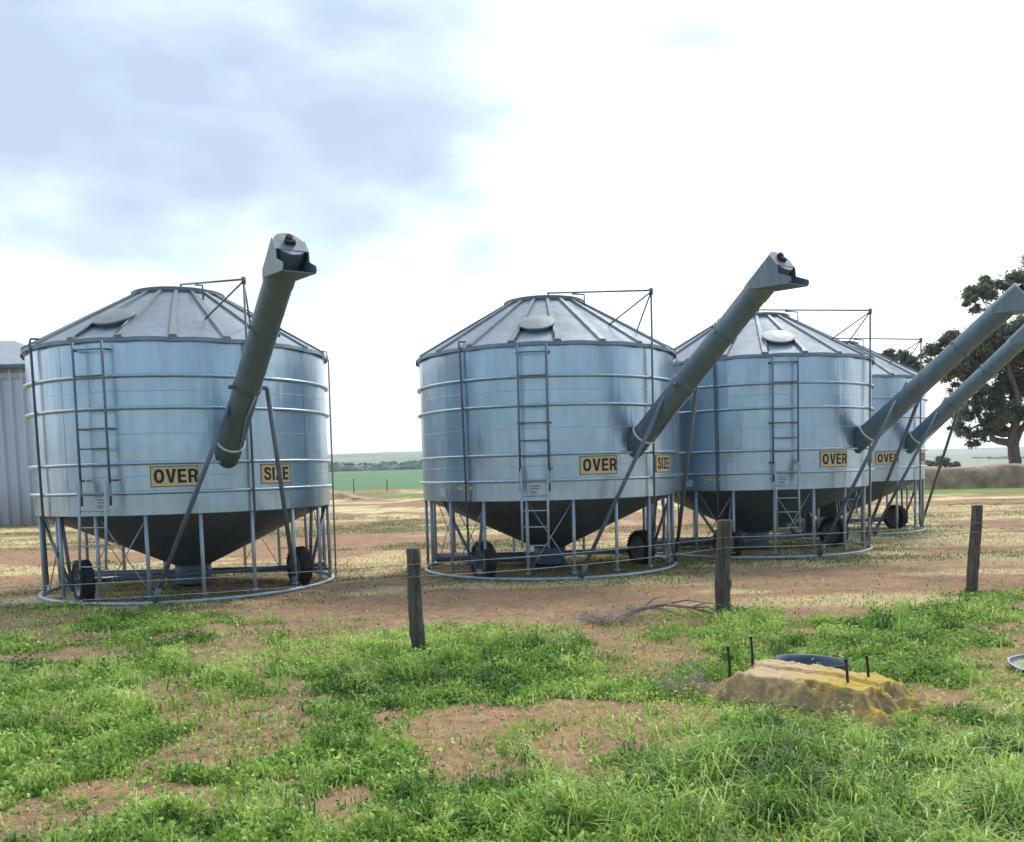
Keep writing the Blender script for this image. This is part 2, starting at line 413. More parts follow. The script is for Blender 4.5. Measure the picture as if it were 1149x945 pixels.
xr_ = m.ramp(m.math('DIVIDE', sp.outputs['X'], 100.0), [(0.10, 0.0), (0.22, 1.0)])
padc = m.mix(xr_, padc, (0.30, 0.33, 0.27))
col = m.mix(pad, col, padc)
m.p(Base_Color=col, Roughness=0.95); m.b.inputs['Specular IOR Level'].default_value = 0.15
m.bump(m.math('ADD', fine_, m.math('MULTIPLY', grit, 0.3)), 0.7, 0.03)
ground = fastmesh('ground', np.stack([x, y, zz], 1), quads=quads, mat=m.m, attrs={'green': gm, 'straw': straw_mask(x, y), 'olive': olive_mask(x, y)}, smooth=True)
tag(ground, 'red dirt yard with straw drifts and grassy foreground', 'ground', kind='structure')

# ------------------------------------------------------------------ far hills
def ridge(name, y0, y1, xr, hfun, mat, nx_=140, ny_=14):
    xs = np.linspace(xr[0], xr[1], nx_); ys = np.linspace(y0, y1, ny_)
    X, Y = np.meshgrid(xs, ys); t = (Y - y0) / (y1 - y0)
    Z = hfun(X, t) - 0.5
    i = np.arange(nx_ * ny_).reshape(ny_, nx_)
    q = np.stack([i[:-1, :-1].ravel(), i[:-1, 1:].ravel(), i[1:, 1:].ravel(), i[1:, :-1].ravel()], 1)
    return fastmesh(name, np.stack([X.ravel(), Y.ravel(), Z.ravel()], 1), quads=q, mat=mat, smooth=True)
M['hillL'] = simple('hill_pasture', (0.20, 0.26, 0.17), 0.95, 0.3, 0.006, bump=0)
M['hillR'] = simple('pale_hill', (0.32, 0.34, 0.30), 0.95, 0.12, 0.005, bump=0)
hl = ridge('hills', 900, 2300, (-3000, 300), lambda X, t: 50 * np.sin(np.clip(t * 1.1, 0, 1) * math.pi / 2) * (0.85 + 0.25 * fbm(X * 0.002 + 3, t * 2, 4, 3)), M['hillL'])
tag(hl, 'low grey green hills beyond the paddock', 'hills', kind='structure')
hr = ridge('hills', 600, 2000, (300, 3500), lambda X, t: 26 * np.sin(np.clip(t * 1.1, 0, 1) * math.pi / 2) * (0.75 + 0.2 * fbm(X * 0.0015 + 8, t * 2, 14, 3)), M['hillR'])
tag(hr, 'pale bare hill behind the gum tree', 'hills', kind='structure')
def ridge_belt(name, y0, xr, base, hgt, depth, n, mat, seed):
    """a far-off belt of trees that reads as one mass: many overlapping rough crowns"""
    rng = np.random.RandomState(seed); co = []; qu = []; k = 0
    ico = [(math.sin(a) * math.cos(e), math.cos(a) * math.cos(e), math.sin(e)) for e in (-0.5, 0.1, 0.6, 1.1) for a in np.linspace(0, 2 * math.pi, 8, endpoint=False)]
    ico = np.array(ico)
    for j in range(n):
        cx = rng.uniform(*xr); cy = y0 + rng.uniform(0, depth)
        s = np.array([rng.uniform(5, 13), rng.uniform(4, 8), hgt * rng.uniform(0.55, 1.0)])
        p = ico * s * rng.uniform(0.8, 1.2, (32, 1)) + [cx, cy, base]
        co.append(p)
        for r in range(3):
            for q in range(8):
                a = k + r * 8 + q; b = k + r * 8 + (q + 1) % 8
                qu.append((a, b, b + 8, a + 8))
        k += 32
    o = fastmesh(name, np.concatenate(co), quads=np.array(qu), mat=mat); return o
M['farwood'] = simple('far_scrub', (0.15, 0.19, 0.14), 0.95, 0.4, 0.05, bump=0)
o = ridge_belt('far_scrub', 640, (-420, 60), 4.0, 7.5, 130, 420, M['farwood'], 3)
tag(o, 'dark belt of scrub across the far edge of the green paddock', 'scrub', kind='stuff')
o = ridge_belt('far_scrub', 300, (60, 420), 0.5, 1.6, 160, 120, M['farwood'], 5)
tag(o, 'low dark scrub line at the foot of the pale hill', 'scrub', kind='stuff')

# ------------------------------------------------------------------ old earth and stone bank on the right, small mound on the left
m = Mat('earth_bank_stone'); v = m.coord('Object'); n1 = m.noise(1.2, 7, v, 0.65); n2 = m.noise(6, 4, v)
c = m.ramp(n1, [(0.3, (0.17, 0.11, 0.07)), (0.52, (0.40, 0.275, 0.18)), (0.72, (0.58, 0.44, 0.30))])
c = m.mix(m.ramp(n2, [(0.5, 0.0), (0.75, 0.4)]), c, (0.22, 0.17, 0.10)); m.p(Base_Color=c, Roughness=0.95); m.bump(n1, 0.9, 0.15); M['bank'] = m.m
def bank(name, p0, p1, h0, h1, w, seed, label, cat, taper0=0.0, taper1=0.0):
    L = math.hypot(p1[0] - p0[0], p1[1] - p0[1]); nu = max(20, int(L * 3)); prof = np.array([(-.5, -0.1), (-.42, .35), (-.34, .72), (-.24, .95), (0, 1.0), (.24, .95), (.36, .6), (.5, -0.1)])
    u = np.linspace(0, 1, nu); co = []
    dx, dy = (p1[0] - p0[0]) / L, (p1[1] - p0[1]) / L
    for k, t in enumerate(u):
        h = (h0 + (h1 - h0) * t)
        if taper0: h *= sstep(0, taper0, t)
        if taper1: h *= sstep(1, 1 - taper1, t)
        hh = h * (0.86 + 0.24 * float(fbm(np.array([t * L * .5]), np.array([seed * 3.1]), seed, 3)[0]))
        for j, (a, b) in enumerate(prof):
            r = float(vnoise(np.array([t * L * 1.3]), np.array([j * 1.7 + seed]), seed)[0]) - .5
            off = a * w + r * 0.22 * w
            co.append((p0[0] + dx * t * L - dy * off, p0[1] + dy * t * L + dx * off, b * hh + r * 0.12 * hh - 0.02))
    m_ = len(prof); i = np.arange(nu * m_).reshape(nu, m_)
    q = np.stack([i[:-1, :-1].ravel(), i[1:, :-1].ravel(), i[1:, 1:].ravel(), i[:-1, 1:].ravel()], 1)
    return tag(fastmesh(name, np.array(co), quads=q, mat=M['bank'], smooth=True), label, cat)
bank('earth_bank', (10.5, 50.5), (46, 43.5), 1.15, 1.32, 1.6, 4, 'long brown earth and stone bank under the gum tree', 'bank', taper0=0.3)
bank('earth_mound', (-24, 60), (-8.6, 60.5), 0.95, 0.85, 4.0, 9, 'low mound of bare brown earth beyond the leftmost bin', 'mound', taper1=0.35)
bank('earth_berm', (-9.5, 84), (6, 84), 0.35, 0.45, 3.0, 12, 'low flat berm of earth along the edge of the green paddock', 'berm', taper0=0.2)

# ------------------------------------------------------------------ corrugated shed on the left
m = Mat('corrugated_wall'); sp_ = m.n('ShaderNodeSeparateXYZ'); m.l(m.coord('Object'), sp_.inputs[0])
n1 = m.noise(0.8, 5, m.coord('Object', (1, 1, 0.3)))
c = m.ramp(n1, [(0.3, (0.44, 0.50, 0.57)), (0.7, (0.56, 0.63, 0.70))])
rz = m.math('ADD', m.math('DIVIDE', sp_.outputs['Z'], 3.0), m.math('MULTIPLY', m.math('SUBTRACT', n1, 0.5), 0.9))
c = m.mix(m.ramp(rz, [(0.0, 0.8), (0.35, 0.25), (0.55, 0.0)]), c, (0.38, 0.31, 0.20))
m.p(Base_Color=c, Metallic=0.3, Roughness=0.5); M['corr'] = m.m
def shed():
    t = empty('farm_shed', (-27, 37, 0), 0, 'large grey corrugated iron shed with hipped roof behind the leftmost bin', 'shed')
    # corner on the right front at world (-17.9, 35); shed origin is the middle of its floor
    x0, x1, y0, y1, h = -20.0, 9.1, -2.0, 10.0, 6.15
    def corr_wall(a, b, name):
        L = math.hypot(b[0] - a[0], b[1] - a[1]); n = int(L / 0.055); b_ = MB(); vs = []; fs = []
        d_ = ((b[0] - a[0]) / L, (b[1] - a[1]) / L); nrm = (d_[1], -d_[0])
        for k in range(n + 1):
            s = L * k / n; ph = k % 8; off = 0.13 if ph in (0, 1) else 0.0
            for z in (0.0, h): vs.append((a[0] + d_[0] * s + nrm[0] * off, a[1] + d_[1] * s + nrm[1] * off, z))
        for k in range(n): fs.append((2 * k, 2 * k + 2, 2 * k + 3, 2 * k + 1))
        b_.add(vs, fs); return b_.build(name, M['corr'], t)
    corr_wall((x0, y0), (x1, y0), 'wall'); corr_wall((x1, y0), (x1, y1), 'wall')
    corr_wall((x1, y1), (x0, y1), 'wall'); corr_wall((x0, y1), (x0, y0), 'wall')
    e = 0.35; rz_ = h + 1.95; yr = (y0 + y1) / 2 ; b_ = MB()
    P = [(x0 - e, y0 - e, h + .05), (x1 + e, y0 - e, h + .05), (x1 + e, y1 + e, h + .05), (x0 - e, y1 + e, h + .05), (x0 + 4.4, yr, rz_), (x1 - 4.4, yr, rz_)]
    b_.add(P, [(0, 1, 5, 4), (1, 2, 5), (2, 3, 4, 5), (3, 0, 4), (3, 2, 1, 0)]); b_.build('roof', M['roofshed'], t)
    g = MB()
    for a, b2 in (((x0 - e, y0 - e), (x1 + e, y0 - e)), ((x1 + e, y0 - e), (x1 + e, y1 + e))):
        g.tube([(a[0], a[1], h - .02), (b2[0], b2[1], h - .02)], 0.11, 8)
    g.build('gutter', M['dkpipe'], t)
    f = MB(); f.box(((x0 + x1) / 2, y0 - .085, h - .34), (x1 - x0, .05, .22)); f.build('fascia', M['pipe'], t)
M['roofshed'] = galv('shed_roof_iron', (0.22, 0.26, 0.30), (0.28, 0.32, 0.36), 0.6, metallic=0.2)
shed()

# ------------------------------------------------------------------ the mobile grain bins
RW = 2.067; ZB, ZT = 1.164, 3.38; HOOPS = (1.449, 1.825, 2.525, 2.93)
def cone_z(r): return 3.405 + (2.12 - r) * 0.58
def stroke(pts, w, closed=False):
    P = [np.array(p, float) for p in pts]; n = len(P); A, B = [], []
    for k in range(n):
        a = P[(k - 1) % n] if (closed or k) else P[k]; b = P[(k + 1) % n] if (closed or k < n - 1) else P[k]
        d_ = (b - a) / np.linalg.norm(b - a); nn = np.array([-d_[1], d_[0]]); A.append(P[k] + nn * w / 2); B.append(P[k] - nn * w / 2)
    return [[A[k], A[(k + 1) % n], B[(k + 1) % n], B[k]] for k in range(n if closed else n - 1)]
def glyph(ch):
    if ch == 'O': return .72, stroke([(.36 + .255 * math.copysign(abs(math.cos(q)) ** .8, math.cos(q)), .5 + .405 * math.copysign(abs(math.sin(q)) ** .8, math.sin(q))) for q in np.linspace(0, 2 * math.pi, 28, endpoint=False)], .20, True)
    if ch == 'V': return .72, [[(0, 1), (.22, 1), (.36, .30), (.50, 1), (.72, 1), (.475, 0), (.245, 0)]]
    if ch == 'E': return .62, [[(0, 0), (.6, 0), (.6, .18), (.21, .18), (.21, .42), (.55, .42), (.55, .59), (.21, .59), (.21, .82), (.59, .82), (.59, 1), (0, 1)]]
    if ch == 'R': return .68, [[(0, 0), (.2, 0), (.2, .38), (.36, .38), (.46, 0), (.68, 0), (.55, .42), (.64, .56), (.66, .72), (.61, .88), (.5, .97), (.4, 1), (0, 1), (0, .82), (.36, .83), (.45, .77), (.45, .62), (.36, .55), (.2, .55), (.2, .818), (0, .818)]]
    if ch == 'S': return .66, stroke([(.58, .70), (.545, .83), (.46, .895), (.33, .91), (.19, .885), (.12, .80), (.12, .70), (.18, .62), (.33, .545), (.48, .48), (.565, .40), (.575, .27), (.52, .15), (.40, .095), (.30, .09), (.17, .12), (.10, .21), (.08, .32)], .185)
    if ch == 'I': return .22, [[(0, 0), (.21, 0), (.21, 1), (0, 1)]]
    if ch == 'Z': return .60, [[(0, 0), (.6, 0), (.6, .18), (.25, .18), (.6, .83), (.6, 1), (.02, 1), (.02, .82), (.35, .82), (0, .16)]]
def text_part(txt, az0, az1, z0, z1, parent, rr):
    gl = [glyph(c_) for c_ in txt]; tot = sum(g_[0] for g_ in gl) + .11 * (len(gl) - 1); x_ = 0; b = MB()
    for w_, polys in gl:
        for k, poly in enumerate(polys):
            b.add([cyl(az0 + (az1 - az0) * (x_ + p[0]) / tot, rr, z0 + (z1 - z0) * p[1]) for p in poly], [list(range(len(poly)))])
        x_ += w_ + .11
    return b.build('lettering', M['letter'], parent)
def curved_plate(az0, az1, z0, z1, r, t=0.006, n=10):
    b = MB(); b.lathe([(r, z0), (r + t, z0), (r + t, z1), (r, z1)], n, R(az0), R(az1), False, True)
    k = 4; m_ = n * k
    b.f.append([0, 3, 2, 1]); b.sm.append(False); b.f.append([m_, m_ + 1, m_ + 2, m_ + 3]); b.sm.append(False)
    return b

def wheel(parent, pos, ang, name='wheel'):
    w = bpy.data.objects.new(name, None); C.objects.link(w); w.parent = parent; w.location = pos; w.rotation_euler = (0, 0, ang)
    def xl(prof, n=40):                 # lathe about the local X axis
        b = MB(); b.lathe(prof, n, smooth=True, closed_prof=True); b.v = [(z, x_, y_) for x_, y_, z in b.v]; return b
    R0, w2 = 0.285, 0.092
    prof = [(.19, -w2 * .8), (.24, -w2), (R0 - .03, -w2), (R0 - .005, -w2 * .8), (R0, -w2 * .4), (R0, w2 * .4), (R0 - .005, w2 * .8), (R0 - .03, w2), (.24, w2), (.19, w2 * .8)]
    t = xl(prof, 48)
    for k in range(30):                 # tread lugs
        a = 2 * math.pi * k / 30
        for s_ in (-1, 1):
            t.box((s_ * w2 * .5, (R0 + .004) * math.cos(a + s_ * .05), (R0 + .004) * math.sin(a + s_ * .05)), (w2 * .85, .026, .005), Matrix.Rotation(a + s_ * .05 - math.pi / 2, 3, 'X'))
    t.build('tyre', M['rubber'], w, 40)
    r = xl([(.04, -.05), (.15, -.03), (.188, -.075), (.196, -.075), (.196, .075), (.188, .075), (.15, .03), (.04, .05)], 32)
    r.box((0, 0, 0), (.16, .08, .08)); r.build('rim', M['rim'], w, 40)
    return w

def make_bin(loc, yaw, label, foot_r, foot_rad=2.0, ath=33.2, ael=0.0, stripe=True, ground_auger=True, wshift=0.0):
    t = empty('grain_bin', (loc[0], loc[1], 0), R(yaw), label, 'grain bin', 'mobile grain bins in the yard')
    # --- wall: curved sheets with vertical laps
    b = MB(); prof = [(RW - .03, ZB), (RW, ZB), (RW, ZB + .05), (RW, 1.9), (RW, 2.65), (RW, ZT), (RW + .035, ZT + .012), (RW + .035, ZT - .02)]
    b.lathe([(RW - .05, ZB + .002)] + prof, 128); wall = b.build('wall', M['wall'], t, 35)
    s = MB()
    for a in (-74, -26, 22, 70, 118, 166, 214, 262):
        s.lathe([(RW + .001, ZB + .01), (RW + .003, ZB + .01), (RW + .003, ZT - .03), (RW + .001, ZT - .03)], 1, R(a), R(a + .22), False, True)
    for z in (1.66, 2.2, 2.74, ):
        s.lathe([(RW + .0005, z - .005), (RW + .0025, z - .004), (RW + .0025, z + .004), (RW + .0005, z + .005)], 96, closed_prof=True)
    s.build('sheet_seam', M['wall'], wall)
    for z in HOOPS:
        b = MB(); pr = [(RW + .03 + .022 * math.cos(q), z + .022 * math.sin(q)) for q in np.linspace(0, 2 * math.pi, 8, endpoint=False)]
        b.lathe(pr, 96, closed_prof=True); b.build('hoop', M['wall'], t)
    # --- roof: 20 panels, each a little crowned, with raised folded ribs
    b = MB(); vs = []; fs = []; N = 20; sub = 6; rr = [2.125, 1.7, 1.15, .56]
    for k in range(N * sub):
        az = -0.8 + 360.0 * k / (N * sub); q = (k % sub) / sub; sag = math.sin(q * math.pi)
        for r in rr:
            vs.append(cyl(az, r * (1 - 0.010 * sag), cone_z(r) + 0.016 * sag * (r / 2.1)))
        vs.append(cyl(az, 2.125 - .004, cone_z(2.125) - .05 + 0.014 * sag))
    m_ = 5
    for k in range(N * sub):
        j = (k + 1) % (N * sub)
        for q in range(3): fs.append((k * m_ + q, j * m_ + q, j * m_ + q + 1, k * m_ + q + 1))
        fs.append((k * m_ + 4, j * m_ + 4, j * m_, k * m_))
    b.add(vs, fs, True); roof = b.build('roof', M['roof'], t, 25)
    b = MB()
    for k in range(N):
        az = -0.8 + 18 * k; a = R(az); u = Vector((math.sin(a), -math.cos(a), 0)); w = Vector((math.cos(a), math.sin(a), 0))
        secs = []
        for r, hw, hh in ((2.12, .06, .036), (1.3, .048, .042), (.60, .030, .036)):
            c0 = u * r + Vector((0, 0, cone_z(r)))
            secs += [c0 - w * hw - Vector((0, 0, .01)), c0 - w * hw * .7 + Vector((0, 0, hh)), c0 + w * hw * .7 + Vector((0, 0, hh)), c0 + w * hw - Vector((0, 0, .01))]
        f = []
        for q in range(2):
            for j in range(3): f.append((q * 4 + j, q * 4 + j + 1, q * 4 + j + 5, q * 4 + j + 4))
        f.append((0, 3, 2, 1)); b.add(secs, f)
    b.build('roof_rib', M['hatch'], roof)
    b = MB(); cz = cone_z(.62)
    b.lathe([(.55, cz + .03), (.655, cz - .005), (.66, cz + .05), (.645, cz + .058), (.35, cz + .085), (.06, cz + .10), (.0, cz + .10)], 48)
    b.build('lid', M['hatch'], roof, 30)
    # round inspection hatch above the ladder
    a = -9.5; hp = cyl(a, 1.66, cone_z(1.66)); nrm = Vector((math.sin(R(a)) * .5, -math.cos(R(a)) * .5, 1)).normalized()
    rot = Vector((0, 0, 1)).rotation_difference(Vector((math.sin(R(a)) * .58, -math.cos(R(a)) * .58, 1)).normalized())
    b = MB(); b.lathe([(.0, -.12), (.22, -.12), (.22, -.02), (.262, -.02), (.27, .0), (.262, .012), (.15, .03), (.07, .036), (0, .037)], 36)
    b.v = [tuple(rot @ Vector(p) + hp + Vector((0, 0, .075))) for p in b.v]; b.build('hatch', M['hatch'], roof, 30)
    b = MB(); e0 = cyl(a - 8.2, 1.62, cone_z(1.62) - .03); e1 = cyl(a + 8.2, 1.62, cone_z(1.62) - .03)
    e2 = cyl(a - 7.6, 2.06, cone_z(2.06) + .03); e3 = cyl(a + 7.6, 2.06, cone_z(2.06) + .03)
    for p_, q_ in ((e0, e2), (e1, e3)):
        b = MB(); b.tube([p_ + Vector((0, 0, .09)), q_], .014, 6); b.build('hatch_stay', M['dkpipe'], roof)
    # --- lid opener: arm over the roof, long pole down the wall, two stays
    PA = 42.0; top = cyl(PA, RW + .07, 4.19); mid = cyl(PA, 0.10, 4.47)
    b = MB(); b.tube([top, cyl(PA, RW + .07, .62 if yaw else 1.03)], .016, 8); b.tube([top, mid], .014, 8); b.tube([mid, mid - Vector((0, 0, .16))], .016, 8)
    b.tube([top + Vector((0, 0, .03)), top - Vector((0, 0, .06))], .03, 8)
    b.tube([top - Vector((0, 0, .02)), cyl(31, 1.60, cone_z(1.60) + .02)], .012, 6); b.tube([top - Vector((0, 0, .02)), cyl(53, 1.66, cone_z(1.66) + .02)], .012, 6)
    b.tube([cyl(PA, .62, cone_z(.62) + .1), cyl(PA, .86, cone_z(.70) + .1), cyl(PA, .86, cone_z(.86))], .013, 6)
    b.build('lid_pole', M['dkpipe'], t)
    # level-gauge pipe on the left of the wall with its elbow at the eave
    LA = -41.5; b = MB()
    b.tube([cyl(LA, 2.0, cone_z(2.0) + .03), cyl(LA - 1, 2.10, cone_z(2.1) + .09), cyl(LA, RW + .07, 3.42), cyl(LA, RW + .055, 3.3), cyl(LA + 1.5, RW + .055, .25)], .017, 8); b.build('gauge_pipe', M['dkpipe'], t)
    b = MB(); b.tube([cyl(88, 2.08, cone_z(2.1) + .03), cyl(88.5, 2.16, 3.44), cyl(88.5, 2.19, 3.3), cyl(88.5, 2.17, .1)], .013, 8); b.build('gauge_pipe', M['pipe'], t)
    # --- hopper and boot
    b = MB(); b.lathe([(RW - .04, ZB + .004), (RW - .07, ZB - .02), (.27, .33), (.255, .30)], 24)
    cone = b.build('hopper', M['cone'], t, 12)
    b = MB(); b.lathe([(.25, .34), (.262, .30), (.262, .05), (.20, .02)], 24); b.box((-.15, .25, .14), (.5, .5, .2)); b.build('outlet_boot', M['cone'], t, 30)
    # --- base ring, skids and cross members
    b = MB(); pr = [(RW + .0 + .027 * math.cos(q), .026 + .027 * math.sin(q)) for q in np.linspace(0, 2 * math.pi, 10, endpoint=False)]
    b.lathe(pr, 96, closed_prof=True); b.build('base_ring', M['pipe'], t)
    wl_, wr = Vector((-1.15 + wshift, -1.50, .27)), Vector((1.5 + wshift * .8, -.2, .27)); ax = (wr - wl_).normalized(); wang = math.atan2(ax.y, ax.x)
    b = MB(); b.tube([wl_ - ax * .02, wr + ax * .02], .03, 8)
    b.tube([wl_ - ax * .3 + Vector((0, 0, -.02)), wl_], .028, 8); b.tube([wr, wr + ax * .38 + Vector((0, 0, .02))], .028, 8)
    for w_ in (wl_, wr): b.box(tuple(w_ + Vector((0, .22, .0))), (.06, .5, .08), Matrix.Rotation(wang, 3, 'Z'))
    b.build('axle', M['dkpipe'], t)
    b = MB()
    for yy in (.75, .35): 
        xx = math.sqrt(RW * RW - yy * yy) - .06; b.box((0, yy, .16), (2 * xx, .05, .05))
    b.build('cross_member', M['dkpipe'], t)
    if ground_auger:
        b = MB(); b.tube([(-.1, .1, .14), (-1.9, .75, .13)], .085, 16); b.build('ground_auger', M['cone'], t)
    # --- legs
    pa = []
    for k in range(19):
        az = 4.3 + 18.947 * k; pa.append(az)
        b = MB(); b.tube([cyl(az, RW - .035, .08), cyl(az, RW - .035, ZB + .015)], .026, 10); b.box(tuple(cyl(az, RW - .035, .112)), (.075, .075, .012), Matrix.Rotation(R(az), 3, 'Z'))
        b.build('leg', M['pipe'], t)
    for k in (0, 17, 5, 9, 13):          # crossed tie rods
        a0, a1 = pa[k], pa[k] - 18.947
        b = MB(); b.tube([cyl(a0, RW - .09, ZB - .03), cyl(a1, RW - .09, .12)], .008, 6); b.tube([cyl(a1, RW - .105, ZB - .03), cyl(a0, RW - .105, .12)], .008, 6); b.build('tie_rod', M['pipe'], t)
    for w_, a0 in ((wl_, -60), (wl_, -34), (wr, 76), (wr, 104)):   # braces from the wall down to the axle ends
        b = MB(); b.tube([cyl(a0, RW - .07, ZB), w_ + Vector((w_.x, w_.y, 0)).normalized() * .16 + Vector((0, 0, -.1))], .024, 8); b.build('axle_brace', M['dkpipe'], t)
    wheel(t, tuple(wl_), wang + wshift); wheel(t, tuple(wr), wang + wshift)
    # --- ladders: fixed one up the wall, sliding one hung over its lower end
    lad = bpy.data.objects.new('ladder', None); C.objects.link(lad); lad.parent = t
    LC, so = -10.6, RW + .13; a = R(LC); lx_, ly_ = math.sin(a), -math.cos(a); tx, ty = math.cos(a), math.sin(a)
    def lp(u, rr_, z): return Vector((lx_ * rr_ + tx * u, ly_ * rr_ + ty * u, z))
    b = MB()
    for s_ in (-1, 1): b.tube([lp(s_ * .205, so, 1.30), lp(s_ * .205, so, 3.36)], .017, 8)
    for z in (3.26, 2.93, 2.50, 2.27, 2.02, 1.80): b.tube([lp(-.205, so, z), lp(.205, so, z)], .010, 6)
    for z in (3.26, 2.27, 1.62):
        for s_ in (-1, 1): b.tube([lp(s_ * .205, so, z), lp(s_ * .24, RW + .01, z)], .014, 6)
    b.build('fixed_ladder', M['dkpipe'], lad)
    b = MB(); so2 = so + .05
    for s_ in (-1, 1): b.tube([lp(s_ * .185, so2 + .10, .50), lp(s_ * .185, so2, 1.62)], .017, 8)
    for z in (.54, .80, 1.03, 1.24, 1.46): b.tube([lp(-.185, so2 + .1 * (1.62 - z) / 1.12, z), lp(.185, so2 + .1 * (1.62 - z) / 1.12, z)], .010, 6)
    for s_ in (-1, 1): b.box(tuple(lp(s_ * .205, so + .03, 1.50)), (.035, .07, .16), Matrix.Rotation(a, 3, 'Z'))
    b.build('sliding_ladder', M['pipe'], lad)
    # --- yellow signs
    for txt, A0, A1 in (('OVER', 7.0, 23.4), ('SIZE', 46.0, 59.6)):
        s = curved_plate(A0, A1, 1.515, 1.785, RW + .004).build('sign', M['sign'], t)
        s['label'] = 'yellow sign reading ' + txt
        text_part(txt, A0 + 1.3, A1 - (.3 if txt == 'OVER' else .9), 1.565, 1.742, s, RW + .013)
        f = MB()
        for z0, z1 in ((1.518, 1.526), (1.774, 1.782)): f.lathe([(RW + .0105, z0), (RW + .012, z0), (RW + .012, z1), (RW + .0105, z1)], 8, R(A0 + .2), R(A1 - .2), False, True)
        for a_ in (A0 + .15, A1 - .35): f.lathe([(RW + .0105, 1.518), (RW + .012, 1.518), (RW + .012, 1.782), (RW + .0105, 1.782)], 1, R(a_), R(a_ + .2), False, True)
        f.build('sign_border', M['letter'], s)
    # stickers under the lowest hoop
    st_ = curved_plate(-13.5, -8.3, 1.24, 1.40, RW + .003, .003, 4).build('sticker', M['white'], t); st_['label'] = 'small white sticker behind the ladder'
    g = MB()
    for z in (1.365, 1.33, 1.29, 1.265): g.lathe([(RW + .0075, z), (RW + .009, z), (RW + .009, z + .012), (RW + .0075, z + .012)], 4, R(-12.9), R(-9.2 if z > 1.3 else -10.4), False, True)
    g.build('print_line', M['rim'], st_)
    if stripe:
        s2 = curved_plate(-46.5, -38.5, 1.335, 1.385, RW + .003, .003, 6).build('sticker', M['sign'], t); s2['label'] = 'faded yellow strip sticker'
        s3 = curved_plate(-59, -54, 1.24, 1.36, RW + .003, .003, 4).build('sticker', M['white'], t); s3['label'] = 'small pale square sticker'
    # --- swing-up auger, discharge hood and props
    th = R(ath); u = Vector((math.sin(th), -math.cos(th), 0)); el = R(38.9 + ael)
    ax_ = (u * math.cos(el) + Vector((0, 0, math.sin(el)))).normalized()
    col = u * 2.25 + Vector((0, 0, 2.092)); pv = col + ax_ * 0.995; topc = col + ax_ * 3.08
    lat = Vector((0, 0, 1)).cross(ax_).normalized()          # to the right as seen from outside
    dn = ax_.cross(lat).normalized()
    if dn.z > 0: dn = -dn
    b = MB(); b.tube([col - ax_ * .10, topc - ax_ * .06], .160, 36); tube = b.build('auger', M['auger'], t, 40)
    b = MB()                                                  # cut-off boot below the collar
    n = 28; vs = []; fs = []
    for k in range(n):
        q = 2 * math.pi * k / n; o_ = lat * math.cos(q) + dn * math.sin(q)
        cut = -.26 - .10 * math.sin(q)
        vs += [col + o_ * .168, col + o_ * .168 + ax_ * cut, col + o_ * .155 + ax_ * cut, col + o_ * .15 + ax_ * -.05]
    for k in range(n):
        j = (k + 1) % n
        for q in range(3): fs.append((k * 4 + q, k * 4 + q + 1, j * 4 + q + 1, j * 4 + q))
    b.add(vs, fs, True); b.build('auger_boot', M['auger'], tube)
    b = MB(); b.tube([col - ax_ * .19, col - ax_ * .20], .12, 20); b.build('flighting', M['dark'], tube)
    b = MB(); 
    for q0 in (0.0,): b.tube([col - ax_ * .022 + (lat * math.cos(q) + dn * math.sin(q)) * .176 for q in np.linspace(0, 2 * math.pi, 25)], .016, 8)
    b.build('collar', M['cord'], tube)
    b = MB(); b.tube([pv - ax_ * .03, pv + ax_ * .03], .172, 30)
    for s_ in (-1, 1): b.tube([pv + lat * s_ * .14 + dn * .02, pv + lat * s_ * .235 + dn * .03], .03, 10)
    b.build('pivot_band', M['dkpipe'], tube, 40)
    b = MB(); b.tube([pv + dn * .172 + lat * .06, pv - ax_ * .4 + dn * .168 + lat * .03, col + dn * .166 + lat * .07], .011, 6); b.build('pull_strap', M['pipe'], tube)
    b = MB()
    for A in (1.92,):
        c0 = col + ax_ * A; b.tube([c0 - ax_ * .012, c0 + ax_ * .012], .172, 30)
        for k in range(10):
            q = 2 * math.pi * k / 10; p_ = c0 + (lat * math.cos(q) + dn * math.sin(q)) * .182; b.tube([p_ - ax_ * .022, p_ + ax_ * .022], .009, 6)
    b.build('flange', M['auger'], tube, 40)
    b = MB()
    for q in (-.5, .5, 2.2):
        for A in (.3, .62, 1.3, 1.6, 2.2, 2.5):
            o_ = lat * math.cos(q) + dn * math.sin(q); b.tube([col + ax_ * A + o_ * .158, col + ax_ * A + o_ * .166], .008, 6)
    o_ = b.build('rivet', M['dkpipe'], tube); o_['kind'] = 'stuff'
    # discharge hood: side plates, end plate, chute floor
    hood = bpy.data.objects.new('discharge_hood', None); C.objects.link(hood); hood.parent = tube
    rt = .168; T = lambda A, B, s_: topc + ax_ * A + dn * (B - rt) + lat * s_ * rt
    prof_s = [(-.62, .16), (-.50, .03), (-.06, .0), (.02, .10), (.02, .27), (-.04, .36), (.05, .53), (.03, .57), (-.01, .58), (-.46, .16)]
    b = MB()
    for s_ in (-1, 1):
        o1 = [T(A, B if 0 else B, s_ * 1.02) for A, B in prof_s[3:]] + [T(-.40, .10, s_ * 1.02)]
        o2 = [p + lat * s_ * .012 for p in o1]; n = len(o1)
        fs = [tuple(range(n)), tuple(range(2 * n - 1, n - 1, -1))] + [(k, (k + 1) % n, (k + 1) % n + n, k + n) for k in range(n)]
        b.add(o1 + o2, fs)
    b.build('hood_side', M['hood'], hood)
    b = MB(); arch = []                                       # end plate with a round top
    for q in np.linspace(math.pi, 0, 17): arch.append(topc + ax_ * .02 + (lat * math.cos(q) - dn * math.sin(q)) * rt * 1.02)
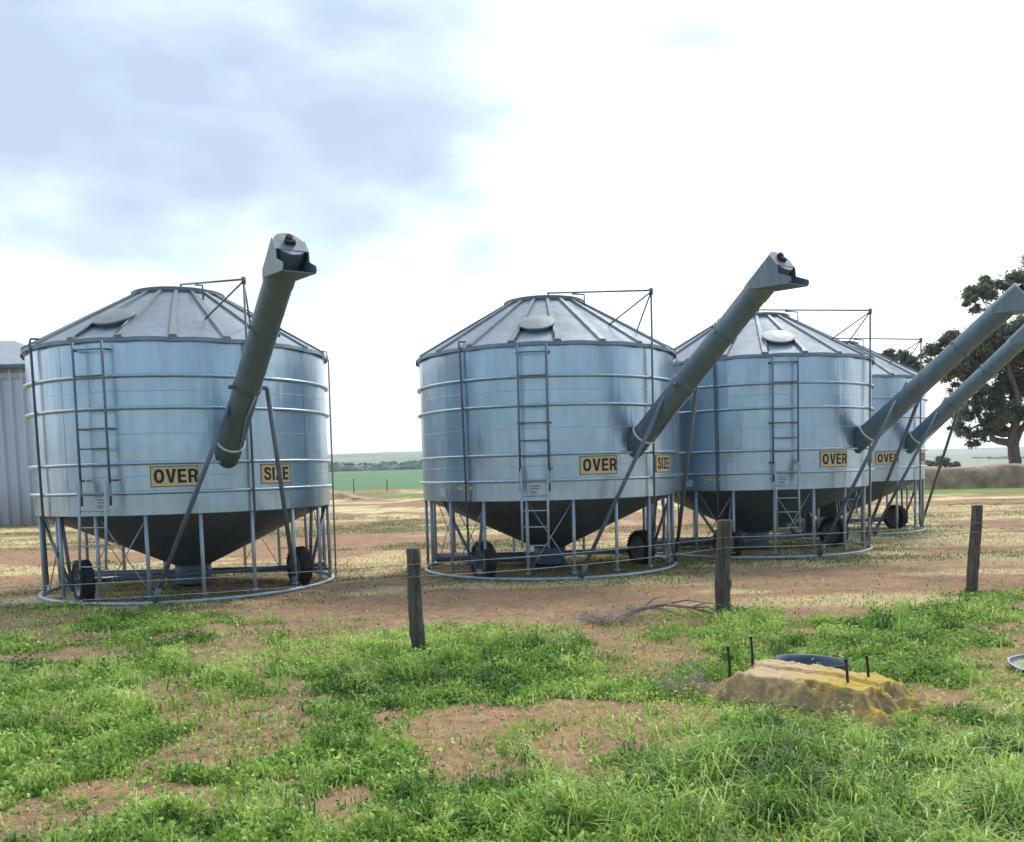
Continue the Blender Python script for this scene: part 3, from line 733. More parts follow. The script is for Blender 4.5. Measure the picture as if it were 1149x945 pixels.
    arch += [T(.02, .27, 1.02), T(.02, .27, -1.02)]
    a2 = [p - ax_ * .012 for p in arch]; n = len(arch)
    b.add(arch + a2, [tuple(range(n)), tuple(range(2 * n - 1, n - 1, -1))] + [(k, (k + 1) % n, (k + 1) % n + n, k + n) for k in range(n)])
    b.tube([topc - ax_ * .5, topc + ax_ * .015], .170, 30)
    b.build('hood_end', M['hood'], hood, 30)
    b = MB(); fl = [T(-.46, .16, -1), T(-.46, .16, 1), T(-.005, .575, 1), T(-.005, .575, -1)]
    b.add(fl + [p - Vector((0, 0, .012)) for p in fl], [(0, 1, 2, 3), (7, 6, 5, 4), (0, 4, 5, 1), (1, 5, 6, 2), (2, 6, 7, 3), (3, 7, 4, 0)]); b.build('chute_floor', M['hood'], hood)
    b = MB(); b.tube([topc + ax_ * .02 - dn * .06, topc + ax_ * .075 - dn * .06], .036, 12); b.box(tuple(topc + ax_ * .035 - dn * .005), (.11, .05, .05), Matrix((lat, ax_, dn)).transposed()); b.build('bearing', M['rust'], hood)
    b = MB(); q0 = [T(.0, .27, -.96), T(.0, .27, .96), T(-.20, .28, .96), T(-.20, .28, -.96), T(-.30, .31, -.96), T(-.30, .31, .96)]
    b.add(q0, [(0, 1, 2, 3), (3, 2, 5, 4)]); b.build('hood_throat', M['dark'], hood)
    # props from the base ring to the pivot
    for s_, az, rad, nm in ((-1, 6.5, RW + .02, 0), (1, foot_r, foot_rad, 1)):
        top_ = pv + lat * .235 + dn * .03 if s_ > 0 else pv - dn * .19 - lat * .03
        # keep each prop on its own side
        f0 = cyl(az, rad, .09)
        b = MB(); b.tube([f0, top_], .030, 10); b.tube([f0 - Vector((0, 0, .05)), f0 + (top_ - f0) * .05], .04, 10); b.build('auger_prop', M['dkpipe'], t)
    return t

def copy_tree(o, parent=None):
    c = o.copy(); C.objects.link(c); c.parent = parent
    for ch in [q for q in bpy.data.objects if q.parent == o]: copy_tree(ch, c)
    return c
make_bin((-4.843, 13.460), 0, 'leftmost galvanised grain bin, standing apart from the others beside the corrugated shed', 62.0, 2.0, 33.8, 0.2, stripe=False, ground_auger=False, wshift=.2)
bin2 = make_bin((0.625, 14.844), 3.3, 'second galvanised grain bin from the left, nearest of the cluster of three', 80.0, 2.07, 33.4, 0.9)
children = {}
bin3 = copy_tree(bin2); bin3.location = (4.631, 16.970, 0); bin3.rotation_euler = (0, 0, R(8.6)); bin3['label'] = 'third grain bin from the left, partly hidden by the second one and its raised auger'
bin4 = copy_tree(bin2); bin4.location = (7.507, 21.084, 0); bin4.rotation_euler = (0, 0, R(0.3)); bin4['label'] = 'farthest grain bin, mostly hidden behind the third bin, gum tree at its right'

# ------------------------------------------------------------------ fence posts and wires
def post(x, y, h, r, lean, seed, label, knots):
    rng = np.random.RandomState(seed); n, mz = 20, 26; co = []; qd = []
    ph = rng.uniform(0, 6.28, 4)
    for i in range(mz + 1):
        t = i / mz; z = -0.15 + (h + .15) * t
        cx = lean[0] * z + .012 * math.sin(t * 5 + ph[0]); cy = lean[1] * z + .01 * math.sin(t * 4 + ph[1])
        for k in range(n):
            q = 2 * math.pi * k / n; rr_ = r * (1 - .08 * t) * (1 + .06 * math.sin(3 * q + ph[2]) + .05 * math.sin(5 * q + ph[3] + t * 2) + .03 * rng.uniform(-1, 1))
            for kz, kq, ks, kh in knots: rr_ += r * kh * math.exp(-((z - kz) / .035) ** 2 - (math.sin((q - kq) / 2) * 2.6) ** 2 / ks)
            co.append((cx + rr_ * math.sin(q), cy - rr_ * math.cos(q), z))
    for i in range(mz):
        for k in range(n): a = i * n + k; b = i * n + (k + 1) % n; qd.append((a, b, b + n, a + n))
    b = MB(); b.add(co, qd, True)
    top = len(co); b.v.append((lean[0] * h, lean[1] * h, h + .006))
    for k in range(n): b.f.append([mz * n + k, mz * n + (k + 1) % n, top]); b.sm.append(False)
    o = b.build('fence_post', M['timber']); o.location = (x, y, 0)
    return tag(o, label, 'fence post', 'old timber fence posts')
post(-.852, 7.94, .935, .066, (-.045, 0), 1, 'round grey timber fence post in front of the gap beside the second bin', [(.80, .1, .9, .22), (.22, .6, 1.2, .28), (.18, -1.2, .8, .15)])
post(2.27, 9.577, 1.01, .084, (.005, 0), 2, 'thickest timber fence post with a knot at its foot, in front of the third bin', [(.32, 1.0, .8, .35), (.66, -.5, .8, .12), (.25, 0, 1, .1)])
post(5.476, 10.56, 1.04, .066, (.045, .0), 3, 'dark timber fence post standing alone at the right', [(.35, 1.2, 1, .18)])
def wire(h, dz, label):
    P = [(-4.6, 6.05, h + .09), (-.85, 7.94 - .075, h), (2.27, 9.577 - .09, h + .03), (5.476, 10.56 - .075, h + .04), (9.2, 11.7, h + .03)]
    pts = []
    for a, b_ in zip(P[:-1], P[1:]):
        for k in range(10):
            t = k / 10; sag = -.10 * t * (1 - t) * dz
            pts.append(tuple(a[i] + (b_[i] - a[i]) * t + (sag if i == 2 else 0) for i in range(3)))
    pts.append(P[-1]); b = MB(); b.tube(pts, .0028, 5)
    return tag(b.build('fence_wire', M['wire']), label, 'fence wire', 'wires strung along the fence posts')
wire(.80, 1.0, 'upper slack fence wire crossing in front of the bins'); wire(.69, 1.5, 'lower slack fence wire crossing in front of the bins')
b = MB(); b.tube([(-14.4, 82, -.05), (-14.38, 82, 1.35)], .05, 6); tag(b.build('fence_post', M['timber']), 'tiny dark post at the left edge of the green paddock', 'fence post', 'far posts along the paddock')
b = MB(); b.tube([(-11.9, 86, -.05), (-11.9, 86, 1.1)], .05, 6); tag(b.build('fence_post', M['timber']), 'tiny dark post in the middle of the green paddock gap', 'fence post', 'far posts along the paddock')

# ------------------------------------------------------------------ broken masonry slab with steel pegs, tub behind it
m = Mat('lichen_masonry'); v = m.coord('Object'); n1 = m.noise(11, 9, v, 0.75); n2 = m.noise(3.2, 4, v); n3 = m.noise(28, 6, v, 0.7)
geo2 = m.n('ShaderNodeNewGeometry'); sn = m.n('ShaderNodeSeparateXYZ'); m.l(geo2.outputs['Normal'], sn.inputs[0]); so_ = m.n('ShaderNodeSeparateXYZ'); m.l(v, so_.inputs[0])
c = m.ramp(n1, [(0.28, (0.20, 0.10, 0.055)), (0.44, (0.46, 0.28, 0.145)), (0.58, (0.62, 0.42, 0.22)), (0.75, (0.74, 0.61, 0.42))])
c = m.mix(m.math('MULTIPLY', m.ramp(n3, [(0.4, 0.6), (0.55, 0.0)]), 0.5), c, (0.13, 0.08, 0.05))
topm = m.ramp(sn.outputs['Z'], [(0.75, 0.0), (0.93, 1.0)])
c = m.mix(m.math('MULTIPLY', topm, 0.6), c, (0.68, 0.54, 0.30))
lich = m.ramp(m.math('ADD', m.math('MULTIPLY', so_.outputs['X'], 0.55), m.math('MULTIPLY', n2, 0.8)), [(0.36, 0.0), (0.60, 1.0)])
lich = m.math('MULTIPLY', lich, m.ramp(sn.outputs['Z'], [(0.35, 0.0), (0.85, 1.0)]))
lich = m.math('MULTIPLY', lich, m.ramp(n1, [(0.35, 0.35), (0.55, 1.0)]))
c = m.mix(m.math('MULTIPLY', lich, 0.85), c, (0.62, 0.42, 0.035))
m.p(Base_Color=c, Roughness=0.95); m.bump(m.math('ADD', n1, m.math('MULTIPLY', n3, 0.5)), 1.0, 0.03); M['masonry'] = m.m
P1, P3 = np.array([1.51, 6.12]), np.array([2.1, 5.59]); axd = (P3 - P1) / np.linalg.norm(P3 - P1); ctr = np.array([1.97, 5.91])
ang = math.atan2(axd[1], axd[0])
us = np.linspace(-.85, .95, 140); vs_ = np.linspace(-.52, .42, 90); U, V = np.meshgrid(us, vs_)
nz_ = fbm(U * 5 + 3, V * 5, 41, 5) - .5; nf = fbm(U * 13, V * 13, 43, 4) - .5
ed = np.maximum(np.maximum((U - .44) / .44, (-U - .36) / .20), np.maximum((-V - .27) / .20, (V - .17) / .16)) + nz_ * 1.15
hgt = np.where(ed < 0, 1.0, 1 - sstep(0, 1.0, ed) ** .8)
Zs = .24 * hgt + nf * .075 * (0.18 + (hgt < .97)) + (fbm(U * 34, V * 34, 47, 3) - .5) * .018 + nz_ * .02 - .03 * sstep(.1, .6, U) - .05 * sstep(.6, .42, fbm(U * 3 + 7, V * 6, 53, 3)) * (hgt < .99) + 0.012 * np.sign(np.sin(V * 30 + 1)) * (hgt > .95) * (np.abs(V) < .1) - 0.03
i = np.arange(U.size).reshape(U.shape)
q = np.stack([i[:-1, :-1].ravel(), i[:-1, 1:].ravel(), i[1:, 1:].ravel(), i[1:, :-1].ravel()], 1)
slab = fastmesh('masonry_slab', np.stack([U.ravel(), V.ravel(), Zs.ravel()], 1), quads=q, mat=M['masonry'], smooth=True)
slab.location = (*ctr, 0); slab.rotation_euler = (0, 0, ang)
tag(slab, 'broken tan masonry slab with yellow lichen half sunk in the grass', 'masonry slab')
for (px_, py_), lb, zt in (((1.49, 6.14), 'leftmost rusty steel peg at the far left end of the slab', .335), ((1.72, 6.40), 'second rusty steel peg from the left, behind the slab corner', .35),
                           ((2.11, 5.60), 'rusty steel peg on the near right corner of the slab', .345), ((2.29, 5.72), 'rightmost rusty steel peg on the slab', .335)):
    b = MB(); b.tube([(px_, py_, .02), (px_ + .004, py_, zt * .6), (px_ - .006, py_ + .004, zt)], .0095, 8); b.tube([(px_ - .006, py_ + .004, zt - .012), (px_ - .007, py_ + .004, zt + .003)], .012, 8)
    tag(b.build('steel_peg', M['rust']), lb, 'peg', 'steel pegs round the masonry slab')
b = MB(); b.lathe([(.205, -.05), (.262, .10), (.285, .238), (.297, .25), (.302, .262), (.296, .272), (.284, .268), (.270, .235), (.24, .10), (.18, .03), (0, .03)], 56)
o = b.build('tub', M['tub'], None, 50); o.scale = (.86, .86, .86); o.location = (2.12, 6.32, -.045); o.rotation_euler = (R(-3), R(3), 0)
tag(o, 'round open blue grey tub behind the masonry slab', 'tub')
def pebble(x, y, s, seed, label, name='stone', cat='stone', group=None):
    b = MB(); rng = np.random.RandomState(seed); vs = []; n = 14; mm = 8
    for i in range(mm + 1):
        e = -math.pi / 2 + math.pi * i / mm
        for k in range(n):
            a = 2 * math.pi * k / n; rr_ = 1 + rng.uniform(-.14, .14)
            vs.append((s * rr_ * math.cos(e) * math.cos(a), s * .7 * rr_ * math.cos(e) * math.sin(a), s * .5 * rr_ * math.sin(e)))
    b.add(vs, [(i * n + k, i * n + (k + 1) % n, (i + 1) * n + (k + 1) % n, (i + 1) * n + k) for i in range(mm) for k in range(n)], True)
    o = b.build(name, M['pebble']); o.location = (x, y, s * .22); o.rotation_euler = (0, 0, seed)
    return tag(o, label, cat, group)
pebble(1.57, 5.62, .058, 4, 'largest pale stone in the grass in front of the slab')
pebble(-.22, 5.62, .020, 5, 'small white stone on the bare patch left of centre')
pebble(6.1, 9.9, .05, 6, 'pale stone on the dirt right of the right-hand post')
pebble(-.2, 7.25, .022, 7, 'small pale stone in the grass beyond the bare patch')
# shallow metal lid at the right edge, hollow side up
t = empty('metal_lid', (3.98, 6.62, .02), .3, 'shallow pale rimmed metal lid lying in the grass at the right edge', 'lid'); t.rotation_euler = (R(6), R(-2), .3)
b = MB(); b.lathe([(0, .0), (.22, .004), (.245, .03), (.25, .03), (.225, -.008), (0, -.012)], 40); b.v = [(x_ * 1.1, y_ * .85, z_) for x_, y_, z_ in b.v]; b.build('dish', galv('dull_lid_metal', (0.14, 0.14, 0.16), (0.24, 0.24, 0.26), 0.6, metallic=.2), t, 40)
b = MB(); b.tube([(.27 * math.cos(q), .21 * math.sin(q), .030 + .006 * math.sin(3 * q)) for q in np.linspace(0, 2 * math.pi, 33)], .008, 6); b.build('rim', M['pipe'], t)
# dead brush and fallen branch
def brush(x, y, sx, sy, h, n, seed, label, th=.0035, mat='twig'):
    rng = np.random.RandomState(seed); b = MB()
    for k in range(n):
        a = rng.uniform(0, 6.28); r0 = rng.uniform(0, .25); p = Vector((r0 * sx * math.cos(a), r0 * sy * math.sin(a), .0))
        d_ = Vector((math.cos(a) * sx, math.sin(a) * sy, h * rng.uniform(.5, 1.6))); pts = [p]; L = rng.uniform(.4, 1.0) / 4
        for j in range(4):
            d2 = d_ + Vector(rng.uniform(-.45, .45, 3)) * max(sx, h) ; d2.z -= j * h * .25
            p = p + d2 * L; pts.append(Vector((p.x, p.y, max(p.z, .01))))
            if rng.rand() < .5:
                e = pts[-1] + Vector(rng.uniform(-1, 1, 3)) * .22 * max(sx, h); e.z = max(e.z, .01); b.tube([pts[-1], e], [th * .6, th * .3], 3, False)
        b.tube(pts, [th, th * .9, th * .7, th * .5, th * .3], 3, False)
    o = b.build('dry_bush', M[mat]); o.location = (x, y, 0)
    return tag(o, label, 'dry bush', 'dead brush in the grass')
brush(.95, 9.15, .42, .35, .16, 120, 1, 'wide tangle of dead brush left of the fallen branch', .004)
brush(.38, 7.95, .26, .2, .12, 60, 2, 'small clump of dead brush in the middle of the grass')
brush(1.22, 6.15, .22, .2, .16, 110, 3, 'grey dead bush at the left end of the masonry slab')
brush(-1.25, 7.1, .14, .12, .09, 35, 4, 'small dead tuft in the grass below the left post')
rng = random.Random(5)
b = MB(); pts = [Vector((1.12, 9.22, .04)), Vector((1.35, 9.30, .12)), Vector((1.6, 9.33, .15)), Vector((1.85, 9.28, .12)), Vector((2.1, 9.2, .05))]
b.tube(pts, [.024, .022, .018, .013, .008], 8)
for p0, e in ((1, (1.75, 9.1, .05)), (1, (1.62, 9.45, .22)), (2, (2.05, 9.42, .14)), (2, (1.95, 9.0, .04)), (3, (2.22, 9.33, .12)), (3, (2.15, 9.05, .08)), (2, (1.8, 9.5, .05))):
    e = Vector(e); mid_ = (pts[p0] + e) / 2 + Vector((0, 0, .04)); b.tube([pts[p0], mid_, e], [.011, .008, .003], 6)
tag(b.build('fallen_branch', M['branch']), 'grey fallen branch lying left of the thick post', 'branch')

# ------------------------------------------------------------------ grass
def blade_mat(name, c0, c1, c2, trans=0.35):
    m = Mat(name); a = m.attr('tint').outputs['Fac']
    c = m.ramp(a, [(0.0, c0), (0.5, c1), (1.0, c2)]); m.p(Base_Color=c, Roughness=0.42); m.b.inputs['Specular IOR Level'].default_value = 0.5
    tr = m.n('ShaderNodeBsdfTranslucent'); m.l(c, tr.inputs[0]); mx = m.n('ShaderNodeMixShader'); mx.inputs[0].default_value = trans
    m.l(m.b.outputs[0], mx.inputs[1]); m.l(tr.outputs[0], mx.inputs[2]); m.l(mx.outputs[0], m.o.inputs['Surface']); return m.m
M['grass'] = blade_mat('grass_blades', (0.045, 0.12, 0.018), (0.25, 0.44, 0.055), (0.64, 0.76, 0.22))
M['straw'] = blade_mat('dry_blades', (0.30, 0.23, 0.10), (0.62, 0.51, 0.25), (0.85, 0.76, 0.45), 0.3)
M['weed'] = blade_mat('weed_blades', (0.06, 0.10, 0.025), (0.20, 0.26, 0.07), (0.46, 0.44, 0.18), 0.25)
def blades(name, px, py, pz, L, W, lean, curl, tint, mat, seed):
    """five-vertex bent blades (two quads and a tip)"""
    rng = np.random.RandomState(seed); n = len(px); a = rng.uniform(0, 2 * np.pi, n); f = a + rng.uniform(-.9, .9, n)
    dx, dy = np.cos(a), np.sin(a); wx, wy = -np.sin(f) * W / 2, np.cos(f) * W / 2
    co = np.empty((n, 5, 3), np.float32)
    h1 = L * .5 * np.cos(lean * .6); o1 = L * .5 * np.sin(lean * .6); h2 = h1 + L * .5 * np.cos(lean + curl); o2 = o1 + L * .5 * np.sin(lean + curl)
    co[:, 0] = np.stack([px - wx, py - wy, pz - .005], 1); co[:, 1] = np.stack([px + wx, py + wy, pz - .005], 1)
    co[:, 2] = np.stack([px + dx * o1 + wx * .9, py + dy * o1 + wy * .9, pz + h1], 1); co[:, 3] = np.stack([px + dx * o1 - wx * .9, py + dy * o1 - wy * .9, pz + h1], 1)
    co[:, 4] = np.stack([px + dx * o2, py + dy * o2, pz + np.maximum(h2, .004)], 1)
    base = (np.arange(n) * 5)[:, None]
    tr = base + np.array([[3, 2, 4]]); qd = base + np.array([[0, 1, 2, 3]])
    return fastmesh(name, co.reshape(-1, 3), tris=tr.astype(np.int32), quads=qd.astype(np.int32), mat=mat, attrs={'tint': np.repeat(tint, 5)})
rs = np.random.RandomState(11)
def scatter(n, ymin, ymax, k=1.12, margin=1.2, power=1.0):
    # more blades close to the viewer, fewer far off, over a wedge somewhat wider than the view
    t = rs.uniform(0, 1, n); y_ = ymin * (ymax / ymin) ** (t ** power); x_ = rs.uniform(-1, 1, n) * (y_ * .62 * k + margin * .4)
    return x_, y_
xg, yg = scatter(560000, 3.1, 12.2)
# tufts: pull a share of the blades towards tuft centres
nt_ = 2600; tx_, ty_ = scatter(nt_, 3.1, 12.0); pick = rs.rand(len(xg)) < .42; idx = rs.randint(0, nt_, pick.sum())
sp2 = rs.normal(0, 1, (pick.sum(), 2)) * (.035 + .02 * rs.rand(pick.sum()))[:, None] * (.6 + .1 * ty_[idx])[:, None]
xg[pick] = tx_[idx] + sp2[:, 0]; yg[pick] = ty_[idx] + sp2[:, 1]
g_, ba_, lu_ = masks(xg, yg)
keep = rs.rand(len(xg)) < np.clip(g_ ** 1.2, 0.0, 1) + .012
inslab = (np.abs((xg - ctr[0]) * axd[0] + (yg - ctr[1]) * axd[1]) < .60) & (np.abs(-(xg - ctr[0]) * axd[1] + (yg - ctr[1]) * axd[0] + .08) < .31)
intub = np.hypot(xg - 2.14, yg - 6.29) < .24
keep &= ~inslab & ~intub
pick0 = pick.copy(); xg, yg, g_, lu_, pick = xg[keep], yg[keep], g_[keep], lu_[keep], pick[keep]
n = len(xg); rgt = sstep(-.8, 1.2, xg) * sstep(6.5, 4.5, yg)
hn = fbm(xg * 1.3, yg * 1.3, 61, 3); hn2 = fbm(xg * 4.5, yg * 4.5, 67, 3)
tid = np.full(len(keep), -1); tid[pick0] = idx; tid = tid[keep]
tsz = rs.uniform(.5, 2.0, nt_)[tid]; ttn = rs.normal(0, .24, nt_)[tid]; tln = rs.uniform(0, 6.28, nt_)[tid]
tsz = np.where(pick, tsz, .8); ttn = np.where(pick, ttn, 0)
L = (.026 + .045 * hn2 + .05 * lu_ * hn + .05 * rgt * (.2 + hn)) * rs.uniform(.5, 1.35, n) * tsz * (1 + .35 * pick)
broad = rs.rand(n) < (.46 * (1 - rgt) + .06) * (1 - .5 * pick)
W = np.where(broad, rs.uniform(.014, .027, n), rs.uniform(.0045, .0105, n)) * (1 + .035 * np.maximum(yg - 4, 0))
zb = np.where(broad, rs.uniform(0, 1, n) ** .7 * L * .9, 0)
L = np.where(broad, rs.uniform(.014, .030, n), L)
lean = np.where(broad, rs.uniform(.7, 1.5, n), rs.uniform(.05, 1.05, n) + .25 * rgt); curl = rs.uniform(.1, 1.2, n) + .3 * rgt
su = (xg - ctr[0]) * axd[0] + (yg - ctr[1]) * axd[1]; sv = -(xg - ctr[0]) * axd[1] + (yg - ctr[1]) * axd[0]
L = L * (1 - .6 * sstep(1.15, .8, np.abs(su - .1)) * sstep(-1.0, -.6, sv) * sstep(.3, .0, sv) * (.6 + .4 * (su > 0)))
tint = np.clip(.02 + .85 * fbm(xg * .9, yg * .9, 71, 3) + .7 * (hn2 - .5) + ttn + rs.normal(0, .17, n) + .10 * (yg > 8), 0, 1)
o = blades('grass', xg, yg, gheight(xg, yg) + zb, L, W, lean, curl, tint, M['grass'], 5)
tag(o, 'green grass and clover growing over the foreground', 'grass', kind='stuff')
# dry blades: among the green, along the track edge, and in drifts about the bins
xd, yd = scatter(420000, 3.1, 34.0, 1.12)
gd, bd, ld = masks(xd, yd); sm_ = straw_mask(xd, yd); drift = fbm(xd * .5 + 7, yd * 1.4, 91, 5)
pr_ = .95 * sm_ ** 1.5 + np.where(yd < 9.6, .05 + .10 * sstep(.1, .5, gd) * (drift > .55), .012)
keep = rs.rand(len(xd)) < pr_
xd, yd, drift = xd[keep], yd[keep], drift[keep]; n = len(xd)
o = blades('dry_grass', xd, yd, gheight(xd, yd), rs.uniform(.02, .075, n), rs.uniform(.004, .009, n) * (1 + .09 * np.maximum(yd - 4, 0)), rs.uniform(.8, 1.5, n), rs.uniform(.1, .8, n), np.clip(rs.normal(.5, .25, n), 0, 1), M['straw'], 6)
tag(o, 'dry straw coloured grass scattered on the dirt and round the bins', 'dry grass', kind='stuff')
# sparse green weeds on the dirt behind the track
xw, yw_ = scatter(300000, 9.3, 34.0, 1.1)
keep = rs.rand(len(xw)) < 1.2 * olive_mask(xw, yw_) ** 1.2 + .012
xw, yw_ = xw[keep], yw_[keep]; n = len(xw)
o = blades('weeds', xw, yw_, gheight(xw, yw_) * 0 + .0, rs.uniform(.02, .07, n), rs.uniform(.006, .014, n) * (1 + .07 * np.maximum(yw_ - 9, 0)), rs.uniform(.5, 1.4, n), rs.uniform(.1, .8, n), np.clip(rs.normal(.45, .25, n), 0, 1), M['weed'], 7)
tag(o, 'sparse green weeds on the dirt beneath and behind the bins', 'weeds', kind='stuff')

# small clods and stones strewn over the bare soil
def litter(name, n, ymin, ymax, smin, smax, mat, seed, label, cat):
    global rs
    rs = np.random.RandomState(seed); x_, y_ = scatter(n, ymin, ymax, 1.1); g2, b2, l2 = masks(x_, y_); k_ = rs.rand(n) < (1 - g2) ** 2; x_, y_ = x_[k_], y_[k_]; n = len(x_)
    base = np.array([(1, 0, 0), (-1, 0, 0), (0, 1, 0), (0, -1, 0), (0, 0, .7), (0, 0, -.5)], float); F = np.array([(0, 2, 4), (2, 1, 4), (1, 3, 4), (3, 0, 4), (2, 0, 5), (1, 2, 5), (3, 1, 5), (0, 3, 5)])
    s_ = (smin + (smax - smin) * rs.rand(n) ** 3)[:, None, None]; a = rs.uniform(0, 6.28, n); ca, sa = np.cos(a), np.sin(a)
    p = base[None] * rs.uniform(.6, 1.3, (n, 6, 3)) * s_; q = p.copy(); q[:, :, 0] = p[:, :, 0] * ca[:, None] - p[:, :, 1] * sa[:, None]; q[:, :, 1] = p[:, :, 0] * sa[:, None] + p[:, :, 1] * ca[:, None]
    q += np.stack([x_, y_, gheight(x_, y_) + .2 * s_[:, 0, 0]], 1)[:, None]
    tri = (np.arange(n) * 6)[:, None, None] + F[None]
    return tag(fastmesh(name, q.reshape(-1, 3), tris=tri.reshape(-1, 3).astype(np.int32), mat=mat), label, cat, kind='stuff')
M['clod'] = simple('dirt_clod', (0.46, 0.30, 0.19), 0.95, 0.35, 30)
litter('dirt_clods', 9000, 3.1, 22, .003, .015, M['clod'], 21, 'small clods of dirt strewn over the bare soil', 'dirt clods')
litter('gravel', 2600, 3.1, 24, .004, .022, M['pebble'], 22, 'scattered pale little stones on the bare soil', 'gravel')

# ------------------------------------------------------------------ trees
m = Mat('gum_leaves'); a_ = m.attr('tint').outputs['Fac']; c = m.ramp(a_, [(0, (0.07, 0.085, 0.06)), (.6, (0.18, 0.20, 0.13)), (1, (0.32, 0.33, 0.22))])
m.p(Base_Color=c, Roughness=0.5); tr = m.n('ShaderNodeBsdfTranslucent'); m.l(c, tr.inputs[0]); mx = m.n('ShaderNodeMixShader'); mx.inputs[0].default_value = .25
m.l(m.b.outputs[0], mx.inputs[1]); m.l(tr.outputs[0], mx.inputs[2]); m.l(mx.outputs[0], m.o.inputs['Surface']); M['leaf'] = m.m
def leaves(name, clumps, per, size, seed, parent, mat):
    rng = np.random.RandomState(seed); co = []; ti = []
    for cx, cy, cz, rx, ry, rz, dens in clumps:
        # sub-clusters inside each clump give the uneven, layered outline of a gum
        ns = max(6, int(16 * dens * rx)); d3 = rng.normal(size=(ns, 3)); d3 /= np.linalg.norm(d3, axis=1)[:, None]; d3 *= rng.uniform(.35, 1.12, (ns, 1))
        sc = np.array([rx, ry, rz]); cen = d3 * sc + [cx, cy, cz]; rad = rng.uniform(.20, .48, ns) * min(rx, rz) * 1.15
        for c_, r_ in zip(cen, rad):
            k = int(per * dens * (r_ / .5) ** 2 * 6.0) + 40
            d_ = rng.normal(size=(k, 3)); d_ /= np.linalg.norm(d_, axis=1)[:, None]; p = c_ + d_ * (r_ * (.25 + .62 * np.abs(rng.normal(size=(k, 1))))) * [1.25, 1.1, .8]
            co.append(p); ti.append(np.full(k, rng.uniform(.15, .75)) + rng.normal(0, .15, k))
    p = np.concatenate(co); t = np.clip(np.concatenate(ti), 0, 1); n = len(p)
    u = rng.normal(size=(n, 3)); u[:, 2] -= .6; u /= np.linalg.norm(u, axis=1)[:, None]; w = np.cross(u, rng.normal(size=(n, 3))); w /= np.linalg.norm(w, axis=1)[:, None]
    s = size * rng.uniform(.6, 1.3, (n, 1)); u = u * s; w = w * s * .38
    co = np.stack([p - u, p + w, p + u, p - w], 1).reshape(-1, 3); q = (np.arange(n) * 4)[:, None] + np.array([[0, 1, 2, 3]])
    return fastmesh(name, co, quads=q.astype(np.int32), mat=mat, attrs={'tint': np.repeat(t, 4)}, parent=parent)
def limb(b, p0, p1, r0, r1, seed, n=7, wob=.10):
    rng = random.Random(seed); p0, p1 = Vector(p0), Vector(p1); L = (p1 - p0).length; pts = []
    for k in range(n + 1):
        t = k / n; p = p0.lerp(p1, t) + Vector((0, 0, -.12 * L * math.sin(math.pi * t) * (1 if abs(p1.z - p0.z) < L * .8 else .3)))
        if 0 < k < n: p += Vector([rng.uniform(-1, 1) for _ in range(3)]) * wob * L * .5
        pts.append(p)
    b.tube(pts, [r0 + (r1 - r0) * k / n for k in range(n + 1)], 8); return pts
def gum(loc, clumps, forks, label, seed, h_trunk, r=.42, per=130, size=.115):
    t = empty('gum_tree', loc, 0, label, 'tree'); o = Vector(loc)
    b = MB(); base = Vector((0, 0, -.2)); tp = Vector(h_trunk)
    pts = limb(b, base, tp, r, r * .62, seed, 8, .05)
    b.build('trunk', M['bark'], t)
    b = MB(); rng = random.Random(seed)
    mains = [limb(b, tp if i % 2 else tp - Vector((0, 0, .9)), Vector(f), r * .55, r * .2, seed + i, 7, .12) for i, f in enumerate(forks)]
    allp = [p for mm_ in mains for p in mm_[2:]]
    for i, c in enumerate(clumps):
        cc = Vector(c[:3]); best = min(allp, key=lambda p: (p - cc).length + max(0, p.z - cc.z) * .8)
        lp_ = limb(b, best, cc, r * .15, .03, seed + 50 + i, 6, .16)
        for j in range(7):
            q = lp_[rng.randint(2, 6)]; e = cc + Vector((rng.uniform(-1, 1) * c[3], rng.uniform(-1, 1) * c[4], rng.uniform(-1, 1) * c[5])) * .95
            limb(b, q, e, .028, .010, rng.randint(0, 9999), 5, .2)
    b.build('limb', M['bark'], t)
    leaves('crown', clumps, per, size, seed, t, M['leaf'])
    return t
# clump = centre relative to the tree foot, radii, density
gx0, gy0 = 34.0, 60.0
def rel(x, z, dy=0): return (x - gx0, dy, z)
cl = []
for x_, z_, rx, rz, dy, dn_ in ((31.4, 12.4, .85, .6, 0, 1.1), (32.3, 12.9, 1.0, .65, .3, 1.1), (30.9, 11.7, .45, .55, 0, 1.0), (33.1, 12.9, .5, .4, 0, .8), (35.4, 13.7, 1.5, 1.1, 0, 1),
    (29.4, 9.6, .85, .6, 0, 1.1), (28.7, 8.9, .6, .6, .4, 1), (28.2, 8.0, .45, .5, 0, .9), (29.6, 7.6, 1.0, .8, -.5, .9), (31.0, 7.9, 1.2, 1.0, .5, 1.0), (32.3, 9.4, 1.3, 1.1, 0, 1.1), (33.4, 8.2, 1.2, 1.1, 0, 1.1), (35.0, 9.5, 1.8, 1.5, 0, 1),
    (34.0, 6.6, 1.5, .9, .6, .9), (32.2, 5.8, 1.3, .7, 0, .8), (31.0, 4.6, 1.3, .65, .4, .7), (29.9, 3.6, .8, .45, 0, .7), (32.8, 4.5, 1.4, .8, -.5, .9), (30.9, 2.9, .9, .5, 0, .8), (32.0, 3.3, .8, .5, .3, .7), (34.6, 4.6, 1.5, .8, 0, .8), (36.5, 6.5, 2, 1.5, 0, 1),
    (37.5, 10.5, 2.0, 1.6, 0, 1), (36.4, 3.6, 1.6, .8, 0, .8), (30.1, 6.2, .8, .4, 0, .35), (31.2, 6.6, .8, .4, 0, .3)):
    cl.append((x_ - gx0, dy, z_, rx, max(rx, .8), rz, dn_))
